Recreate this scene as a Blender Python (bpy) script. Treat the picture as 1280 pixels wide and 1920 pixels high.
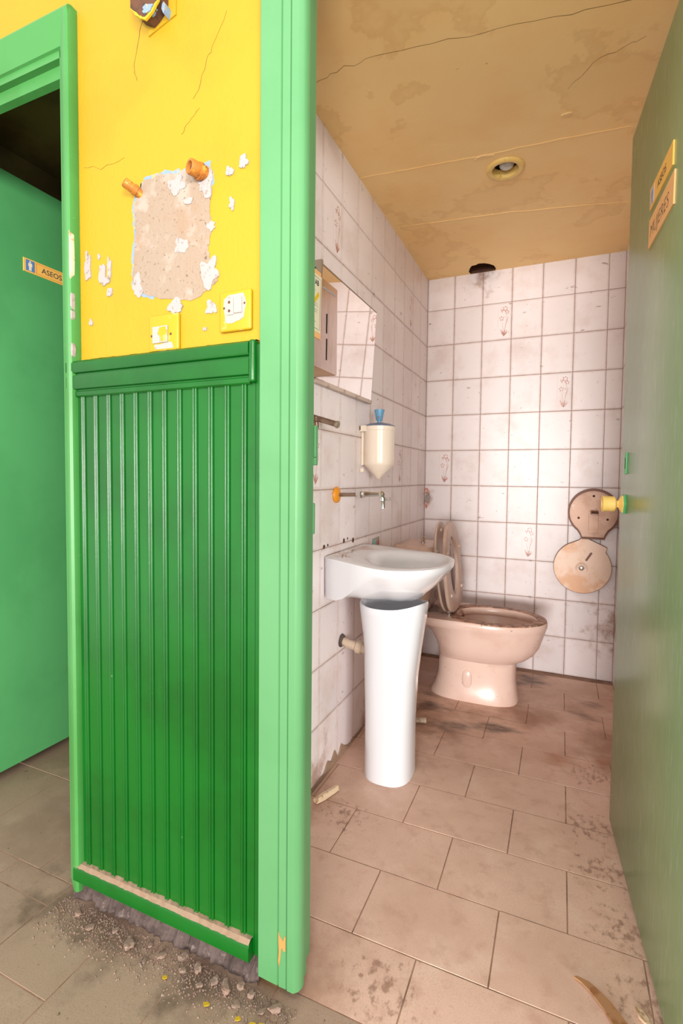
import bpy, bmesh, math, random
from mathutils import Matrix, Vector, noise
random.seed(7)
S = bpy.context.scene
COL = S.collection
for o in list(bpy.data.objects):
    bpy.data.objects.remove(o)

# ------------------------------------------------------------------ camera
F_PX, CY = 938.63, 934.36
YAW, PITCH, ROLL = 0.41268, -0.04395, 0.01009
CAM = Vector((0.7316, -2.88601, 1.04581))
c, s = math.cos(YAW), math.sin(YAW)
right0, fwd0, zz = Vector((c, s, 0)), Vector((-s, c, 0)), Vector((0, 0, 1))
fwd = fwd0*math.cos(PITCH) + zz*math.sin(PITCH)
up0 = -fwd0*math.sin(PITCH) + zz*math.cos(PITCH)
rgt = right0*math.cos(ROLL) + up0*math.sin(ROLL)
up = -right0*math.sin(ROLL) + up0*math.cos(ROLL)
cam_d = bpy.data.cameras.new('camera')
cam = bpy.data.objects.new('camera', cam_d)
COL.objects.link(cam)
cam.matrix_world = Matrix(((rgt.x, up.x, -fwd.x, CAM.x), (rgt.y, up.y, -fwd.y, CAM.y), (rgt.z, up.z, -fwd.z, CAM.z), (0, 0, 0, 1)))
cam_d.sensor_fit = 'HORIZONTAL'
cam_d.sensor_width = 36
cam_d.lens = 36*F_PX/1280
cam_d.shift_y = (CY-960)/1280
cam_d.clip_start = 0.02
S.camera = cam

# ------------------------------------------------------------------ light
world = bpy.data.worlds.new('world')
S.world = world
world.use_nodes = True
bg = world.node_tree.nodes['Background']
bg.inputs[0].default_value = (1.0, 0.965, 0.92, 1)
bg.inputs[1].default_value = 0.85

def lamp(name, kind, loc, energy, color, target=None, **kw):
    d = bpy.data.lights.new(name, kind)
    d.energy = energy
    d.color = color
    for k, v in kw.items():
        setattr(d, k, v)
    o = bpy.data.objects.new(name, d)
    COL.objects.link(o)
    o.location = loc
    if target is not None:
        o.rotation_euler = (Vector(target)-Vector(loc)).to_track_quat('-Z', 'Y').to_euler()
    return o

# flash beside the camera, and unseen area lights far behind to brighten the washroom
lamp('flash_lamp', 'POINT', (0.49, -2.66, 1.58), 9.0, (1.0, 0.95, 0.88), shadow_soft_size=0.08)  # small flash, placed by tracing the door shadow edges back
lamp('rear_fill_light', 'AREA', (1.3, -12.0, 0.95), 620.0, (1.0, 0.97, 0.94), (0.6, -1.0, 1.1), shape='RECTANGLE', size=3.2, size_y=1.8)  # unseen source of the tile sheen, moved far back for even fill
lamp('side_fill_light', 'AREA', (6.6, -9.0, 1.0), 420.0, (1.0, 0.97, 0.94), (0.4, -1.6, 1.1), shape='RECTANGLE', size=3.0, size_y=1.8)  # added to fill the left wall, no window known there

S.view_settings.view_transform = 'Standard'
S.view_settings.look = 'None'
S.view_settings.gamma = 1
S.view_settings.use_curve_mapping = False
S.view_settings.exposure = 0.72

# ------------------------------------------------------------------ materials
def lin(r, g, b):
    f = lambda v: (v/255/12.92) if v/255 <= 0.04045 else ((v/255+0.055)/1.055)**2.4
    return (f(r), f(g), f(b), 1)

def mat(name, col, rough=0.5, metal=0.0, layers=(), bump=(), spec=0.5, coat=0.0, rvar=None, extra=None, transmission=0):
    """layers: (colour, noise scale, lo, hi, amount, stretch xyz, blob list) painted wear over the base colour
       bump: (scale, strength, distance, stretch)"""
    m = bpy.data.materials.new(name)
    m.use_nodes = True
    nt = m.node_tree
    N, L = nt.nodes, nt.links
    b = N['Principled BSDF']
    b.inputs['Roughness'].default_value = rough
    b.inputs['Metallic'].default_value = metal
    b.inputs['Specular IOR Level'].default_value = spec
    b.inputs['Coat Weight'].default_value = coat
    b.inputs['Coat Roughness'].default_value = 0.15
    b.inputs['Transmission Weight'].default_value = transmission
    geo = N.new('ShaderNodeNewGeometry')
    pos = geo.outputs['Position']
    rgb = N.new('ShaderNodeRGB')
    rgb.outputs[0].default_value = col if len(col) == 4 else (*col, 1)
    cur = rgb.outputs[0]

    def noise_node(scale, stretch, detail=6, rough_=0.6):
        mp = N.new('ShaderNodeMapping')
        mp.inputs['Scale'].default_value = stretch
        L.new(pos, mp.inputs[0])
        n = N.new('ShaderNodeTexNoise')
        n.inputs['Scale'].default_value = scale
        n.inputs['Detail'].default_value = detail
        n.inputs['Roughness'].default_value = rough_
        L.new(mp.outputs[0], n.inputs['Vector'])
        return n.outputs['Fac']

    for ly in layers:
        lc, sc, lo, hi, amt = ly[:5]
        st = ly[5] if len(ly) > 5 else (1, 1, 1)
        blobs = ly[6] if len(ly) > 6 else None
        fac = noise_node(sc, st)
        if blobs:
            acc = None
            for (bx, by, bz, br) in blobs:
                vd = N.new('ShaderNodeVectorMath'); vd.operation = 'DISTANCE'
                L.new(pos, vd.inputs[0]); vd.inputs[1].default_value = (bx, by, bz)
                mr = N.new('ShaderNodeMapRange')
                mr.inputs['From Min'].default_value = br; mr.inputs['From Max'].default_value = 0
                mr.inputs['To Min'].default_value = -0.25; mr.inputs['To Max'].default_value = 0.25
                L.new(vd.outputs['Value'], mr.inputs['Value'])
                if acc is None:
                    acc = mr.outputs[0]
                else:
                    mx = N.new('ShaderNodeMath'); mx.operation = 'MAXIMUM'
                    L.new(acc, mx.inputs[0]); L.new(mr.outputs[0], mx.inputs[1]); acc = mx.outputs[0]
            ad = N.new('ShaderNodeMath'); ad.operation = 'ADD'
            L.new(fac, ad.inputs[0]); L.new(acc, ad.inputs[1]); fac = ad.outputs[0]
        mr = N.new('ShaderNodeMapRange')
        mr.interpolation_type = 'SMOOTHSTEP'
        mr.inputs['From Min'].default_value = lo; mr.inputs['From Max'].default_value = hi
        mr.inputs['To Min'].default_value = 0; mr.inputs['To Max'].default_value = amt
        L.new(fac, mr.inputs['Value'])
        mx = N.new('ShaderNodeMix'); mx.data_type = 'RGBA'
        L.new(mr.outputs[0], mx.inputs['Factor'])
        L.new(cur, mx.inputs['A'])
        mx.inputs['B'].default_value = lc if len(lc) == 4 else (*lc, 1)
        cur = mx.outputs['Result']
    if extra:
        cur = extra(N, L, cur, b)
    L.new(cur, b.inputs['Base Color'])
    if rvar:
        f = noise_node(rvar[0], (1, 1, 1))
        mr = N.new('ShaderNodeMapRange')
        mr.inputs['To Min'].default_value = rvar[1]; mr.inputs['To Max'].default_value = rvar[2]
        mr.inputs['From Min'].default_value = 0.3; mr.inputs['From Max'].default_value = 0.7
        L.new(f, mr.inputs['Value']); L.new(mr.outputs[0], b.inputs['Roughness'])
    prev = None
    for (sc, stn, dist, st) in bump:
        bp = N.new('ShaderNodeBump')
        bp.inputs['Strength'].default_value = stn
        bp.inputs['Distance'].default_value = dist
        L.new(noise_node(sc, st, 4), bp.inputs['Height'])
        if prev: L.new(prev, bp.inputs['Normal'])
        prev = bp.outputs[0]
    if prev and not b.inputs['Normal'].is_linked:
        L.new(prev, b.inputs['Normal'])
    return m

def tile_extra(N, L, cur, b):
    # grime creeping in from the tile's own edges, and the fine ribs pressed into the glaze
    tc = N.new('ShaderNodeTexCoord')
    sp = N.new('ShaderNodeSeparateXYZ'); L.new(tc.outputs['Object'], sp.inputs[0])
    oi = N.new('ShaderNodeObjectInfo')
    mxs = []
    for ax, half in (('X', 0.0765), ('Z', 0.0992)):
        a = N.new('ShaderNodeMath'); a.operation = 'ABSOLUTE'; L.new(sp.outputs[ax], a.inputs[0])
        mr = N.new('ShaderNodeMapRange'); mr.inputs['From Min'].default_value = half-0.010; mr.inputs['From Max'].default_value = half
        L.new(a.outputs[0], mr.inputs['Value']); mxs.append(mr.outputs[0])
    mm = N.new('ShaderNodeMath'); mm.operation = 'MAXIMUM'; L.new(mxs[0], mm.inputs[0]); L.new(mxs[1], mm.inputs[1])
    geo = N.new('ShaderNodeNewGeometry')
    n = N.new('ShaderNodeTexNoise'); n.inputs['Scale'].default_value = 26; n.inputs['Detail'].default_value = 5
    L.new(geo.outputs['Position'], n.inputs['Vector'])
    mu = N.new('ShaderNodeMath'); mu.operation = 'MULTIPLY'; L.new(mm.outputs[0], mu.inputs[0]); L.new(n.outputs['Fac'], mu.inputs[1])
    mu2 = N.new('ShaderNodeMath'); mu2.operation = 'MULTIPLY'; L.new(mu.outputs[0], mu2.inputs[0]); mu2.inputs[1].default_value = 0.75
    mx = N.new('ShaderNodeMix'); mx.data_type = 'RGBA'
    L.new(mu2.outputs[0], mx.inputs['Factor']); L.new(cur, mx.inputs['A']); mx.inputs['B'].default_value = lin(176, 142, 126)
    # slight difference from tile to tile
    hv = N.new('ShaderNodeMapRange'); hv.inputs['To Min'].default_value = 0.95; hv.inputs['To Max'].default_value = 1.03
    L.new(oi.outputs['Random'], hv.inputs['Value'])
    vs = N.new('ShaderNodeVectorMath'); vs.operation = 'SCALE'
    L.new(mx.outputs['Result'], vs.inputs[0]); L.new(hv.outputs[0], vs.inputs['Scale'])
    w = N.new('ShaderNodeTexWave'); w.bands_direction = 'X'; w.inputs['Scale'].default_value = 62; w.inputs['Distortion'].default_value = 0.4
    L.new(tc.outputs['Object'], w.inputs['Vector'])
    n2 = N.new('ShaderNodeTexNoise'); n2.inputs['Scale'].default_value = 9
    L.new(geo.outputs['Position'], n2.inputs['Vector'])
    mr = N.new('ShaderNodeMapRange'); mr.inputs['From Min'].default_value = 0.42; mr.inputs['From Max'].default_value = 0.62
    mr.inputs['To Min'].default_value = 0.02; mr.inputs['To Max'].default_value = 0.14
    L.new(n2.outputs['Fac'], mr.inputs['Value'])
    bp = N.new('ShaderNodeBump'); bp.inputs['Distance'].default_value = 0.0006
    L.new(mr.outputs[0], bp.inputs['Strength']); L.new(w.outputs['Fac'], bp.inputs['Height'])
    L.new(bp.outputs[0], b.inputs['Normal'])
    return vs.outputs[0]

M = {}
M['tile'] = mat('glazed_tile', lin(238, 228, 228), 0.33, spec=0.42, layers=[
    (lin(214, 192, 184), 5, 0.48, 0.72, 0.55), (lin(150, 112, 96), 60, 0.65, 0.74, 0.8), (lin(120, 90, 78), 14, 0.65, 0.70, 0.6, (1, 1, 2.2)), (lin(136, 100, 84), 34, 0.66, 0.72, 0.6, (2.4, 2.4, 1)),
    (lin(165, 128, 108), 11, 0.58, 0.80, 0.8, (1, 1, 1), [(0.0, -1.45, 0.0, 0.42), (0.0, -0.9, 0.0, 0.35), (0.3, 0, 2.18, 0.3), (0.02, 0, 0.92, 0.16), (1, 0, 0.3, 0.5), (0.45, 0, 0.1, 0.3)])], extra=tile_extra)
M['grout'] = mat('grout', lin(142, 112, 98), 0.9, layers=[(lin(170, 140, 124), 18, 0.4, 0.7, 0.7)])
M['print'] = mat('flower_print', lin(186, 128, 112), 0.3, layers=[(lin(215, 175, 165), 160, 0.45, 0.6, 0.8)])
M['print_line'] = mat('print_border', lin(204, 184, 178), 0.3)
FLBLOB = [(0.25, -0.75, 0, 0.5), (0.62, -0.55, 0, 0.42), (0.95, -0.75, 0, 0.4), (0.2, -1.05, 0, 0.3), (0.05, -1.5, 0, 0.25), (0.3, -2.0, 0, 0.32), (0.0, -2.06, 0, 0.35), (-0.4, -2.05, 0, 0.25)]
M['floor_tile'] = mat('floor_tile', lin(226, 190, 170), 0.55, layers=[
    (lin(212, 174, 154), 3.0, 0.4, 0.65, 0.8), (lin(238, 210, 190), 9, 0.5, 0.72, 0.5), (lin(196, 156, 134), 420, 0.48, 0.66, 0.5), (lin(176, 136, 112), 90, 0.62, 0.76, 0.5),
    (lin(172, 132, 112), 6, 0.44, 0.85, 0.9, (1, 1, 1), FLBLOB),
    (lin(84, 68, 60), 7, 0.56, 0.86, 0.9, (0.6, 1.6, 1), [(0.3, -0.83, 0, 0.36), (0.5, -0.72, 0, 0.3), (0.2, -0.62, 0, 0.32), (0.85, -0.42, 0, 0.25), (0.6, -0.15, 0, 0.3)]),
    (lin(170, 108, 66), 5, 0.56, 0.82, 0.7, (0.5, 1.6, 1), [(0.75, -0.9, 0, 0.2), (0.9, -0.85, 0, 0.2)]),
    (lin(194, 152, 130), 20, 0.50, 0.72, 0.55),
    (lin(122, 80, 58), 38, 0.66, 0.84, 0.6, (1.5, 1, 1), [(0.84, -1.25, 0, 0.3), (0.86, -1.42, 0, 0.3), (0.90, -1.6, 0, 0.3), (0.92, -1.78, 0, 0.3), (0.42, -1.95, 0, 0.3), (0.85, -0.95, 0, 0.3), (0.15, -1.5, 0, 0.25)])],
    bump=[(180, 0.10, 0.001, (1, 1, 1))], rvar=(6, 0.4, 0.7))
M['floor_tile_dark'] = mat('floor_tile_worn', lin(166, 140, 120), 0.6, layers=[
    (lin(146, 120, 102), 3.4, 0.4, 0.65, 0.8), (lin(182, 156, 136), 9, 0.5, 0.72, 0.5), (lin(132, 106, 88), 420, 0.48, 0.66, 0.6), (lin(116, 90, 72), 70, 0.64, 0.74, 0.6),
    (lin(92, 70, 58), 9, 0.50, 0.80, 0.85, (1, 1, 1), [(-0.4, -2.08, 0, 0.25), (-0.2, -2.07, 0, 0.3), (0.1, -2.06, 0, 0.3)]), (lin(70, 52, 42), 42, 0.67, 0.73, 0.8)], bump=[(180, 0.12, 0.001, (1, 1, 1))])
M['floor_grout'] = mat('floor_grout', lin(168, 134, 114), 0.95, layers=[(lin(120, 92, 76), 12, 0.45, 0.65, 0.8)])
M['yellow'] = mat('yellow_paint', lin(174, 138, 12), 0.62, layers=[(lin(168, 130, 6), 4, 0.45, 0.7, 0.7), (lin(140, 112, 12), 70, 0.68, 0.78, 0.5)], bump=[(95, 0.35, 0.003, (1, 1, 1)), (300, 0.15, 0.001, (1, 1, 0.4))])
M['ceiling'] = mat('ceiling_paint', lin(255, 218, 152), 0.6, layers=[(lin(252, 208, 138), 3.2, 0.42, 0.66, 0.8), (lin(236, 188, 116), 5, 0.60, 0.78, 0.4), (lin(222, 172, 102), 2.2, 0.535, 0.56, 0.30), (lin(255, 218, 152), 2.2, 0.555, 0.60, 0.55), (lin(120, 84, 44), 40, 0.71, 0.78, 0.7)], bump=[(70, 0.22, 0.002, (1, 1, 1)), (4, 0.25, 0.01, (1, 1.6, 1))])
M['plank'] = mat('wainscot_green', lin(4, 90, 20), 0.3, layers=[(lin(2, 74, 14), 3, 0.42, 0.66, 0.8), (lin(8, 100, 25), 6, 0.55, 0.75, 0.5, (3, 3, 0.3)), (lin(190, 190, 160), 95, 0.735, 0.77, 0.85), (lin(92, 60, 40), 60, 0.74, 0.77, 0.9)], bump=[(60, 0.15, 0.002, (2, 2, 0.4))])
M['trim'] = mat('frame_green', lin(86, 142, 92), 0.35, layers=[(lin(80, 136, 86), 3, 0.42, 0.66, 0.8), (lin(60, 120, 70), 80, 0.72, 0.78, 0.7)], bump=[(50, 0.12, 0.002, (2, 2, 0.3))])
M['trim_left'] = mat('frame_green_dull', lin(66, 136, 66), 0.4, layers=[(lin(58, 124, 54), 4, 0.42, 0.66, 0.8), (lin(210, 225, 205), 60, 0.73, 0.76, 0.6)], bump=[(50, 0.12, 0.002, (2, 2, 0.3))])
M['door_left'] = mat('door_green', lin(80, 158, 94), 0.5, layers=[(lin(72, 148, 86), 3, 0.42, 0.66, 0.8)], bump=[(300, 0.08, 0.001, (1, 1, 1))])
M['door_right'] = mat('door_green_worn', lin(122, 150, 104), 0.27, layers=[(lin(132, 156, 114), 3, 0.42, 0.66, 0.8), (lin(150, 172, 138), 60, 0.5, 0.72, 0.5, (2, 2, 0.25))], bump=[(120, 0.18, 0.001, (1.5, 1.5, 0.3))])
M['white_ceramic'] = mat('white_ceramic', lin(224, 224, 229), 0.1, coat=0.4, layers=[(lin(215, 200, 190), 40, 0.70, 0.76, 0.7), (lin(80, 66, 60), 75, 0.745, 0.77, 0.8)])
M['basin'] = mat('basin_ceramic', lin(230, 230, 235), 0.1, coat=0.4, layers=[(lin(190, 160, 140), 14, 0.48, 0.62, 0.85, (1, 1, 1), [(0.03, -1.28, 0.79, 0.13), (0.03, -1.12, 0.79, 0.13), (0.42, -1.15, 0.76, 0.06)]), (lin(120, 96, 84), 75, 0.74, 0.77, 0.7)])
M['pink'] = mat('pink_ceramic', lin(232, 202, 188), 0.24, coat=0.0, layers=[(lin(220, 184, 168), 7, 0.45, 0.7, 0.7), (lin(140, 100, 78), 30, 0.66, 0.74, 0.8),
    (lin(150, 106, 80), 22, 0.46, 0.66, 0.9, (1, 1, 1), [(0.12, -0.43, 0.4, 0.2), (0.27, -0.43, 0.4, 0.15)])])
M['pink_rim'] = mat('dirty_rim', lin(180, 132, 106), 0.5, layers=[(lin(112, 74, 50), 30, 0.42, 0.60, 0.95), (lin(214, 180, 160), 40, 0.56, 0.68, 0.8)])
M['seat'] = mat('beige_plastic', lin(210, 182, 166), 0.45, layers=[(lin(190, 156, 138), 9, 0.42, 0.68, 0.8), (lin(120, 88, 74), 50, 0.68, 0.74, 0.6)])
M['seat_bump'] = mat('seat_buffer', lin(226, 200, 184), 0.5)
M['chrome'] = mat('chrome', (0.75, 0.74, 0.72), 0.18, 1.0, layers=[((0.4, 0.36, 0.32), 60, 0.52, 0.68, 0.7)])
M['old_brass'] = mat('dull_pipe', lin(150, 128, 112), 0.4, 0.7, layers=[(lin(110, 82, 62), 30, 0.45, 0.65, 0.8)])
M['rust'] = mat('rusty_brass', lin(176, 112, 44), 0.5, 0.25, layers=[(lin(130, 66, 24), 32, 0.48, 0.58, 0.9), (lin(232, 180, 70), 60, 0.55, 0.68, 0.7)])
M['rust_dark'] = mat('rust_dark', lin(92, 56, 34), 0.8, layers=[(lin(58, 40, 28), 40, 0.45, 0.6, 0.8)])
M['orange'] = mat('orange_plastic', lin(228, 148, 34), 0.4, layers=[(lin(180, 96, 26), 40, 0.55, 0.7, 0.8)])
M['steel'] = mat('brushed_steel', (0.80, 0.70, 0.66), 0.2, 1.0, layers=[((0.6, 0.48, 0.42), 9, 0.45, 0.7, 0.6, (1, 6, 1))], bump=[(140, 0.05, 0.001, (1, 1, 6))])
M['steel_side'] = mat('stained_steel', lin(196, 150, 104), 0.4, 0.5, layers=[(lin(150, 104, 66), 14, 0.45, 0.7, 0.7)])
M['black'] = mat('dark_void', (0.012, 0.01, 0.008), 0.8)
M['mirror'] = mat('mirror_glass', (0.93, 0.91, 0.90), 0.02, 1.0)
M['mirror_frame'] = mat('mirror_edge', lin(206, 186, 172), 0.4, layers=[(lin(150, 118, 96), 24, 0.5, 0.66, 0.8)])
M['bracket'] = mat('bracket_metal', lin(172, 158, 140), 0.4, 0.6)
M['paper'] = mat('notice_paper', lin(228, 220, 190), 0.6)
M['ink'] = mat('ink', lin(60, 62, 70), 0.7)
M['ink_grey'] = mat('ink_grey', lin(160, 156, 158), 0.7)
M['tape'] = mat('yellow_stripe', lin(228, 186, 20), 0.5)
M['soap_body'] = mat('cream_plastic', lin(240, 224, 206), 0.25, layers=[(lin(214, 176, 146), 6, 0.48, 0.72, 0.5)])
M['soap_lid'] = mat('blue_grey_plastic', lin(112, 126, 152), 0.35)
M['soap_knob'] = mat('blue_plastic', lin(104, 158, 192), 0.35, layers=[(lin(70, 110, 140), 50, 0.6, 0.7, 0.6)])
M['pvc'] = mat('pvc_pipe', lin(206, 184, 162), 0.5, layers=[(lin(120, 92, 74), 30, 0.5, 0.66, 0.8)])
M['disp'] = mat('dispenser_plate', lin(196, 156, 132), 0.4, 0.15, layers=[(lin(168, 120, 92), 8, 0.45, 0.66, 0.7), (lin(222, 196, 180), 14, 0.58, 0.72, 0.6), (lin(104, 68, 48), 60, 0.68, 0.74, 0.8)])
M['disp_rim'] = mat('dispenser_rim', lin(112, 70, 54), 0.5, 0.2)
M['disp_cover'] = mat('dispenser_cover', lin(206, 174, 152), 0.4, 0.1, layers=[(lin(190, 132, 80), 7, 0.48, 0.64, 0.8), (lin(214, 188, 168), 9, 0.58, 0.7, 0.6), (lin(130, 90, 66), 70, 0.69, 0.75, 0.7)])
M['knob'] = mat('yellow_knob', lin(236, 198, 112), 0.4)
M['knob_edge'] = mat('rose_green_edge', lin(84, 166, 104), 0.4)
M['sign'] = mat('gold_sign', lin(246, 190, 92), 0.4)
M['sign_face'] = mat('blue_pictogram', lin(92, 132, 186), 0.4)
M['sign_figure'] = mat('pale_figure', lin(240, 226, 190), 0.5)
M['sign_card'] = mat('peach_card', lin(240, 182, 118), 0.5)
M['red_line'] = mat('red_rule', lin(196, 90, 50), 0.5)
M['plaster'] = mat('bare_plaster', lin(146, 128, 110), 0.9, layers=[(lin(164, 150, 138), 14, 0.55, 0.68, 0.8), (lin(96, 72, 54), 130, 0.58, 0.68, 0.8), (lin(70, 50, 38), 45, 0.68, 0.73, 0.8), (lin(146, 116, 92), 9, 0.45, 0.66, 0.5)], bump=[(120, 0.5, 0.004, (1, 1, 1))])
M['chip'] = mat('white_filler', lin(160, 150, 147), 0.9, layers=[(lin(120, 108, 100), 90, 0.52, 0.68, 0.8)], bump=[(150, 0.5, 0.002, (1, 1, 1))])
M['blue_paint'] = mat('old_blue_paint', lin(118, 142, 170), 0.8, layers=[(lin(170, 148, 80), 90, 0.5, 0.62, 0.8)])
M['wood'] = mat('bare_wood', lin(186, 128, 66), 0.7, layers=[(lin(180, 112, 54), 50, 0.5, 0.65, 0.7, (1, 1, 0.2))])
M['pale_wood'] = mat('pale_wood', lin(222, 196, 164), 0.8, layers=[(lin(160, 118, 78), 60, 0.52, 0.66, 0.8)])
M['splinter'] = mat('splinter_wood', lin(176, 128, 88), 0.8, layers=[(lin(150, 96, 54), 50, 0.5, 0.65, 0.8)])
M['plate'] = mat('switch_plate_yellow', lin(180, 144, 14), 0.4, layers=[(lin(190, 168, 112), 30, 0.56, 0.68, 0.8), (lin(176, 130, 30), 80, 0.66, 0.74, 0.6)])
M['plate_white'] = mat('switch_white', lin(164, 154, 146), 0.4, layers=[(lin(150, 112, 70), 60, 0.57, 0.70, 0.8)])
M['rubble'] = mat('rubble', lin(134, 112, 98), 0.95, layers=[(lin(140, 112, 96), 40, 0.45, 0.65, 0.8), (lin(178, 162, 150), 60, 0.58, 0.70, 0.8)], bump=[(200, 0.5, 0.002, (1, 1, 1))])
M['plinth'] = mat('raw_concrete', lin(92, 77, 72), 0.95, layers=[(lin(58, 46, 42), 16, 0.42, 0.62, 0.8), (lin(126, 110, 104), 45, 0.58, 0.70, 0.8)], bump=[(60, 0.8, 0.008, (1, 1, 1))])
M['dust'] = mat('dusty_ledge', lin(156, 130, 108), 0.95, layers=[(lin(150, 118, 94), 60, 0.45, 0.65, 0.8)])
M['flake'] = mat('yellow_flake', lin(196, 160, 24), 0.7)
M['crack'] = mat('crack', lin(110, 76, 40), 0.9)
M['crack_pale'] = mat('paper_seam', lin(244, 208, 150), 0.7)
M['bulb'] = mat('bulb_glass', (0.6, 0.58, 0.56), 0.08, layers=[((0.35, 0.32, 0.3), 40, 0.5, 0.65, 0.5)])
M['ring'] = mat('lamp_ring', lin(240, 204, 122), 0.5, layers=[(lin(206, 150, 76), 40, 0.6, 0.7, 0.7)])
M['brick_red'] = mat('broken_red', lin(196, 128, 112), 0.95, layers=[(lin(228, 205, 196), 60, 0.5, 0.6, 0.8)])

# ------------------------------------------------------------------ builders
WM = {}
def reg(o, w):
    WM[o] = w
    return o

def link(o, parent=None, w=None):
    COL.objects.link(o)
    if parent is not None:
        o.parent = parent
    return o

def mk(name, verts, faces, m, parent=None, smooth=False, local=False, origin=None):
    """one mesh object; verts in world space unless local, stored relative to the parent (or to origin)"""
    vs = [Vector(v) for v in verts]
    if parent is not None:
        if not local:
            inv = WM[parent].inverted()
            vs = [inv @ v for v in vs]
        w = WM[parent].copy()
        off = Vector((0, 0, 0))
    else:
        off = Vector(origin) if origin is not None else Vector((0, 0, 0))
        vs = [v-off for v in vs]
        w = Matrix.Translation(off)
    me = bpy.data.meshes.new(name)
    me.from_pydata([tuple(v) for v in vs], [], faces)
    me.update()
    bm = bmesh.new(); bm.from_mesh(me)
    bmesh.ops.recalc_face_normals(bm, faces=bm.faces)
    bm.to_mesh(me); bm.free()
    if smooth:
        for p in me.polygons: p.use_smooth = True
        if smooth != 'all':
            try:
                me.set_sharp_from_angle(angle=math.radians(smooth if smooth is not True else 40))
            except Exception:
                pass
    me.materials.append(M[m] if isinstance(m, str) else m)
    o = bpy.data.objects.new(name, me)
    o.location = off if parent is None else (0, 0, 0)
    link(o, parent)
    return reg(o, w)

def thing(name, loc, rot=0.0, label=None, cat=None, group=None, kind=None):
    o = bpy.data.objects.new(name, None)
    o.empty_display_size = 0.05
    link(o)
    o.location = loc
    o.rotation_euler = (0, 0, rot)
    reg(o, Matrix.Translation(Vector(loc)) @ Matrix.Rotation(rot, 4, 'Z'))
    return tag(o, label, cat, group, kind)

def tag(o, label=None, cat=None, group=None, kind=None):
    if label: o['label'] = label
    if cat: o['category'] = cat
    if group: o['group'] = group
    if kind: o['kind'] = kind
    return o

def boxv(a, b):
    (x0, y0, z0), (x1, y1, z1) = a, b
    v = [(x0, y0, z0), (x1, y0, z0), (x1, y1, z0), (x0, y1, z0), (x0, y0, z1), (x1, y0, z1), (x1, y1, z1), (x0, y1, z1)]
    f = [(0, 3, 2, 1), (4, 5, 6, 7), (0, 1, 5, 4), (1, 2, 6, 5), (2, 3, 7, 6), (3, 0, 4, 7)]
    return v, f

def merge(*parts):
    V, F_ = [], []
    for v, f in parts:
        n = len(V)
        V += list(v); F_ += [tuple(i+n for i in q) for q in f]
    return V, F_

def bevel_box(a, b, r, seg=2):
    bm = bmesh.new()
    v, f = boxv(a, b)
    bv = [bm.verts.new(p) for p in v]
    for q in f: bm.faces.new([bv[i] for i in q])
    bmesh.ops.recalc_face_normals(bm, faces=bm.faces)
    bmesh.ops.bevel(bm, geom=list(bm.edges), offset=r, segments=seg, affect='EDGES', profile=0.5)
    bm.verts.index_update()
    out = [tuple(p.co) for p in bm.verts], [tuple(p.index for p in q.verts) for q in bm.faces]
    bm.free()
    return out

def loft(rings, cap0=True, cap1=True, closed=True):
    n = len(rings[0])
    V = [p for r in rings for p in r]
    F_ = []
    for i in range(len(rings)-1):
        for j in range(n if closed else n-1):
            k = (j+1) % n
            F_.append((i*n+j, i*n+k, (i+1)*n+k, (i+1)*n+j))
    if cap0: F_.append(tuple(range(n))[::-1])
    if cap1: F_.append(tuple((len(rings)-1)*n+j for j in range(n)))
    return V, F_

def frame_of(axis):
    a = Vector(axis).normalized()
    t = Vector((0, 0, 1)) if abs(a.z) < 0.9 else Vector((1, 0, 0))
    u = t.cross(a).normalized()
    return a, u, a.cross(u)

def lathe(base, axis, prof, seg=24, cap0=True, cap1=True):
    """prof: (distance along axis, radius)"""
    a, u, w = frame_of(axis)
    base = Vector(base)
    rings = []
    for (d, r) in prof:
        rings.append([base+a*d+(u*math.cos(2*math.pi*k/seg)+w*math.sin(2*math.pi*k/seg))*max(r, 1e-5) for k in range(seg)])
    return loft(rings, cap0, cap1)

def tube(pts, r, seg=12, cap=True):
    pts = [Vector(p) for p in pts]
    rings = []
    _, u, w = frame_of(pts[1]-pts[0])
    for i, p in enumerate(pts):
        d = (pts[min(i+1, len(pts)-1)]-pts[max(i-1, 0)]).normalized()
        u = (u-d*u.dot(d)).normalized(); w = d.cross(u)
        rr = r[i] if isinstance(r, (list, tuple)) else r
        rings.append([p+(u*math.cos(2*math.pi*k/seg)+w*math.sin(2*math.pi*k/seg))*rr for k in range(seg)])
    return loft(rings, cap, cap)

def prism(outline, mapf, d0, d1):
    """outline of 2-D points; mapf(u, v, depth) -> world"""
    n = len(outline)
    V = [mapf(u, v, d0) for u, v in outline]+[mapf(u, v, d1) for u, v in outline]
    F_ = [tuple(range(n))[::-1], tuple(range(n, 2*n))]
    for i in range(n):
        j = (i+1) % n
        F_.append((i, j, n+j, n+i))
    return V, F_

def strip(path, width, mapf, d0, d1, jitter=0.0):
    """thin ribbon of given width following a 2-D path"""
    L_, R_ = [], []
    for i, (u, v) in enumerate(path):
        a = Vector(path[max(i-1, 0)]); b = Vector(path[min(i+1, len(path)-1)])
        t = (b-a).normalized() if (b-a).length > 0 else Vector((1, 0))
        nrm = Vector((-t.y, t.x))
        wd = width*(1+random.uniform(-jitter, jitter))*(0.3 if i in (0, len(path)-1) else 1)*0.5
        L_.append((u+nrm.x*wd, v+nrm.y*wd)); R_.append((u-nrm.x*wd, v-nrm.y*wd))
    n = len(path)
    V, F_ = [], []
    for i in range(n):
        V += [mapf(*L_[i], d1), mapf(*R_[i], d1), mapf(*L_[i], d0), mapf(*R_[i], d0)]
    for i in range(n-1):
        a, b = 4*i, 4*i+4
        F_ += [(a, a+1, b+1, b), (a, b, b+2, a+2), (a+1, a+3, b+3, b+1)]
    return V, F_

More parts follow.
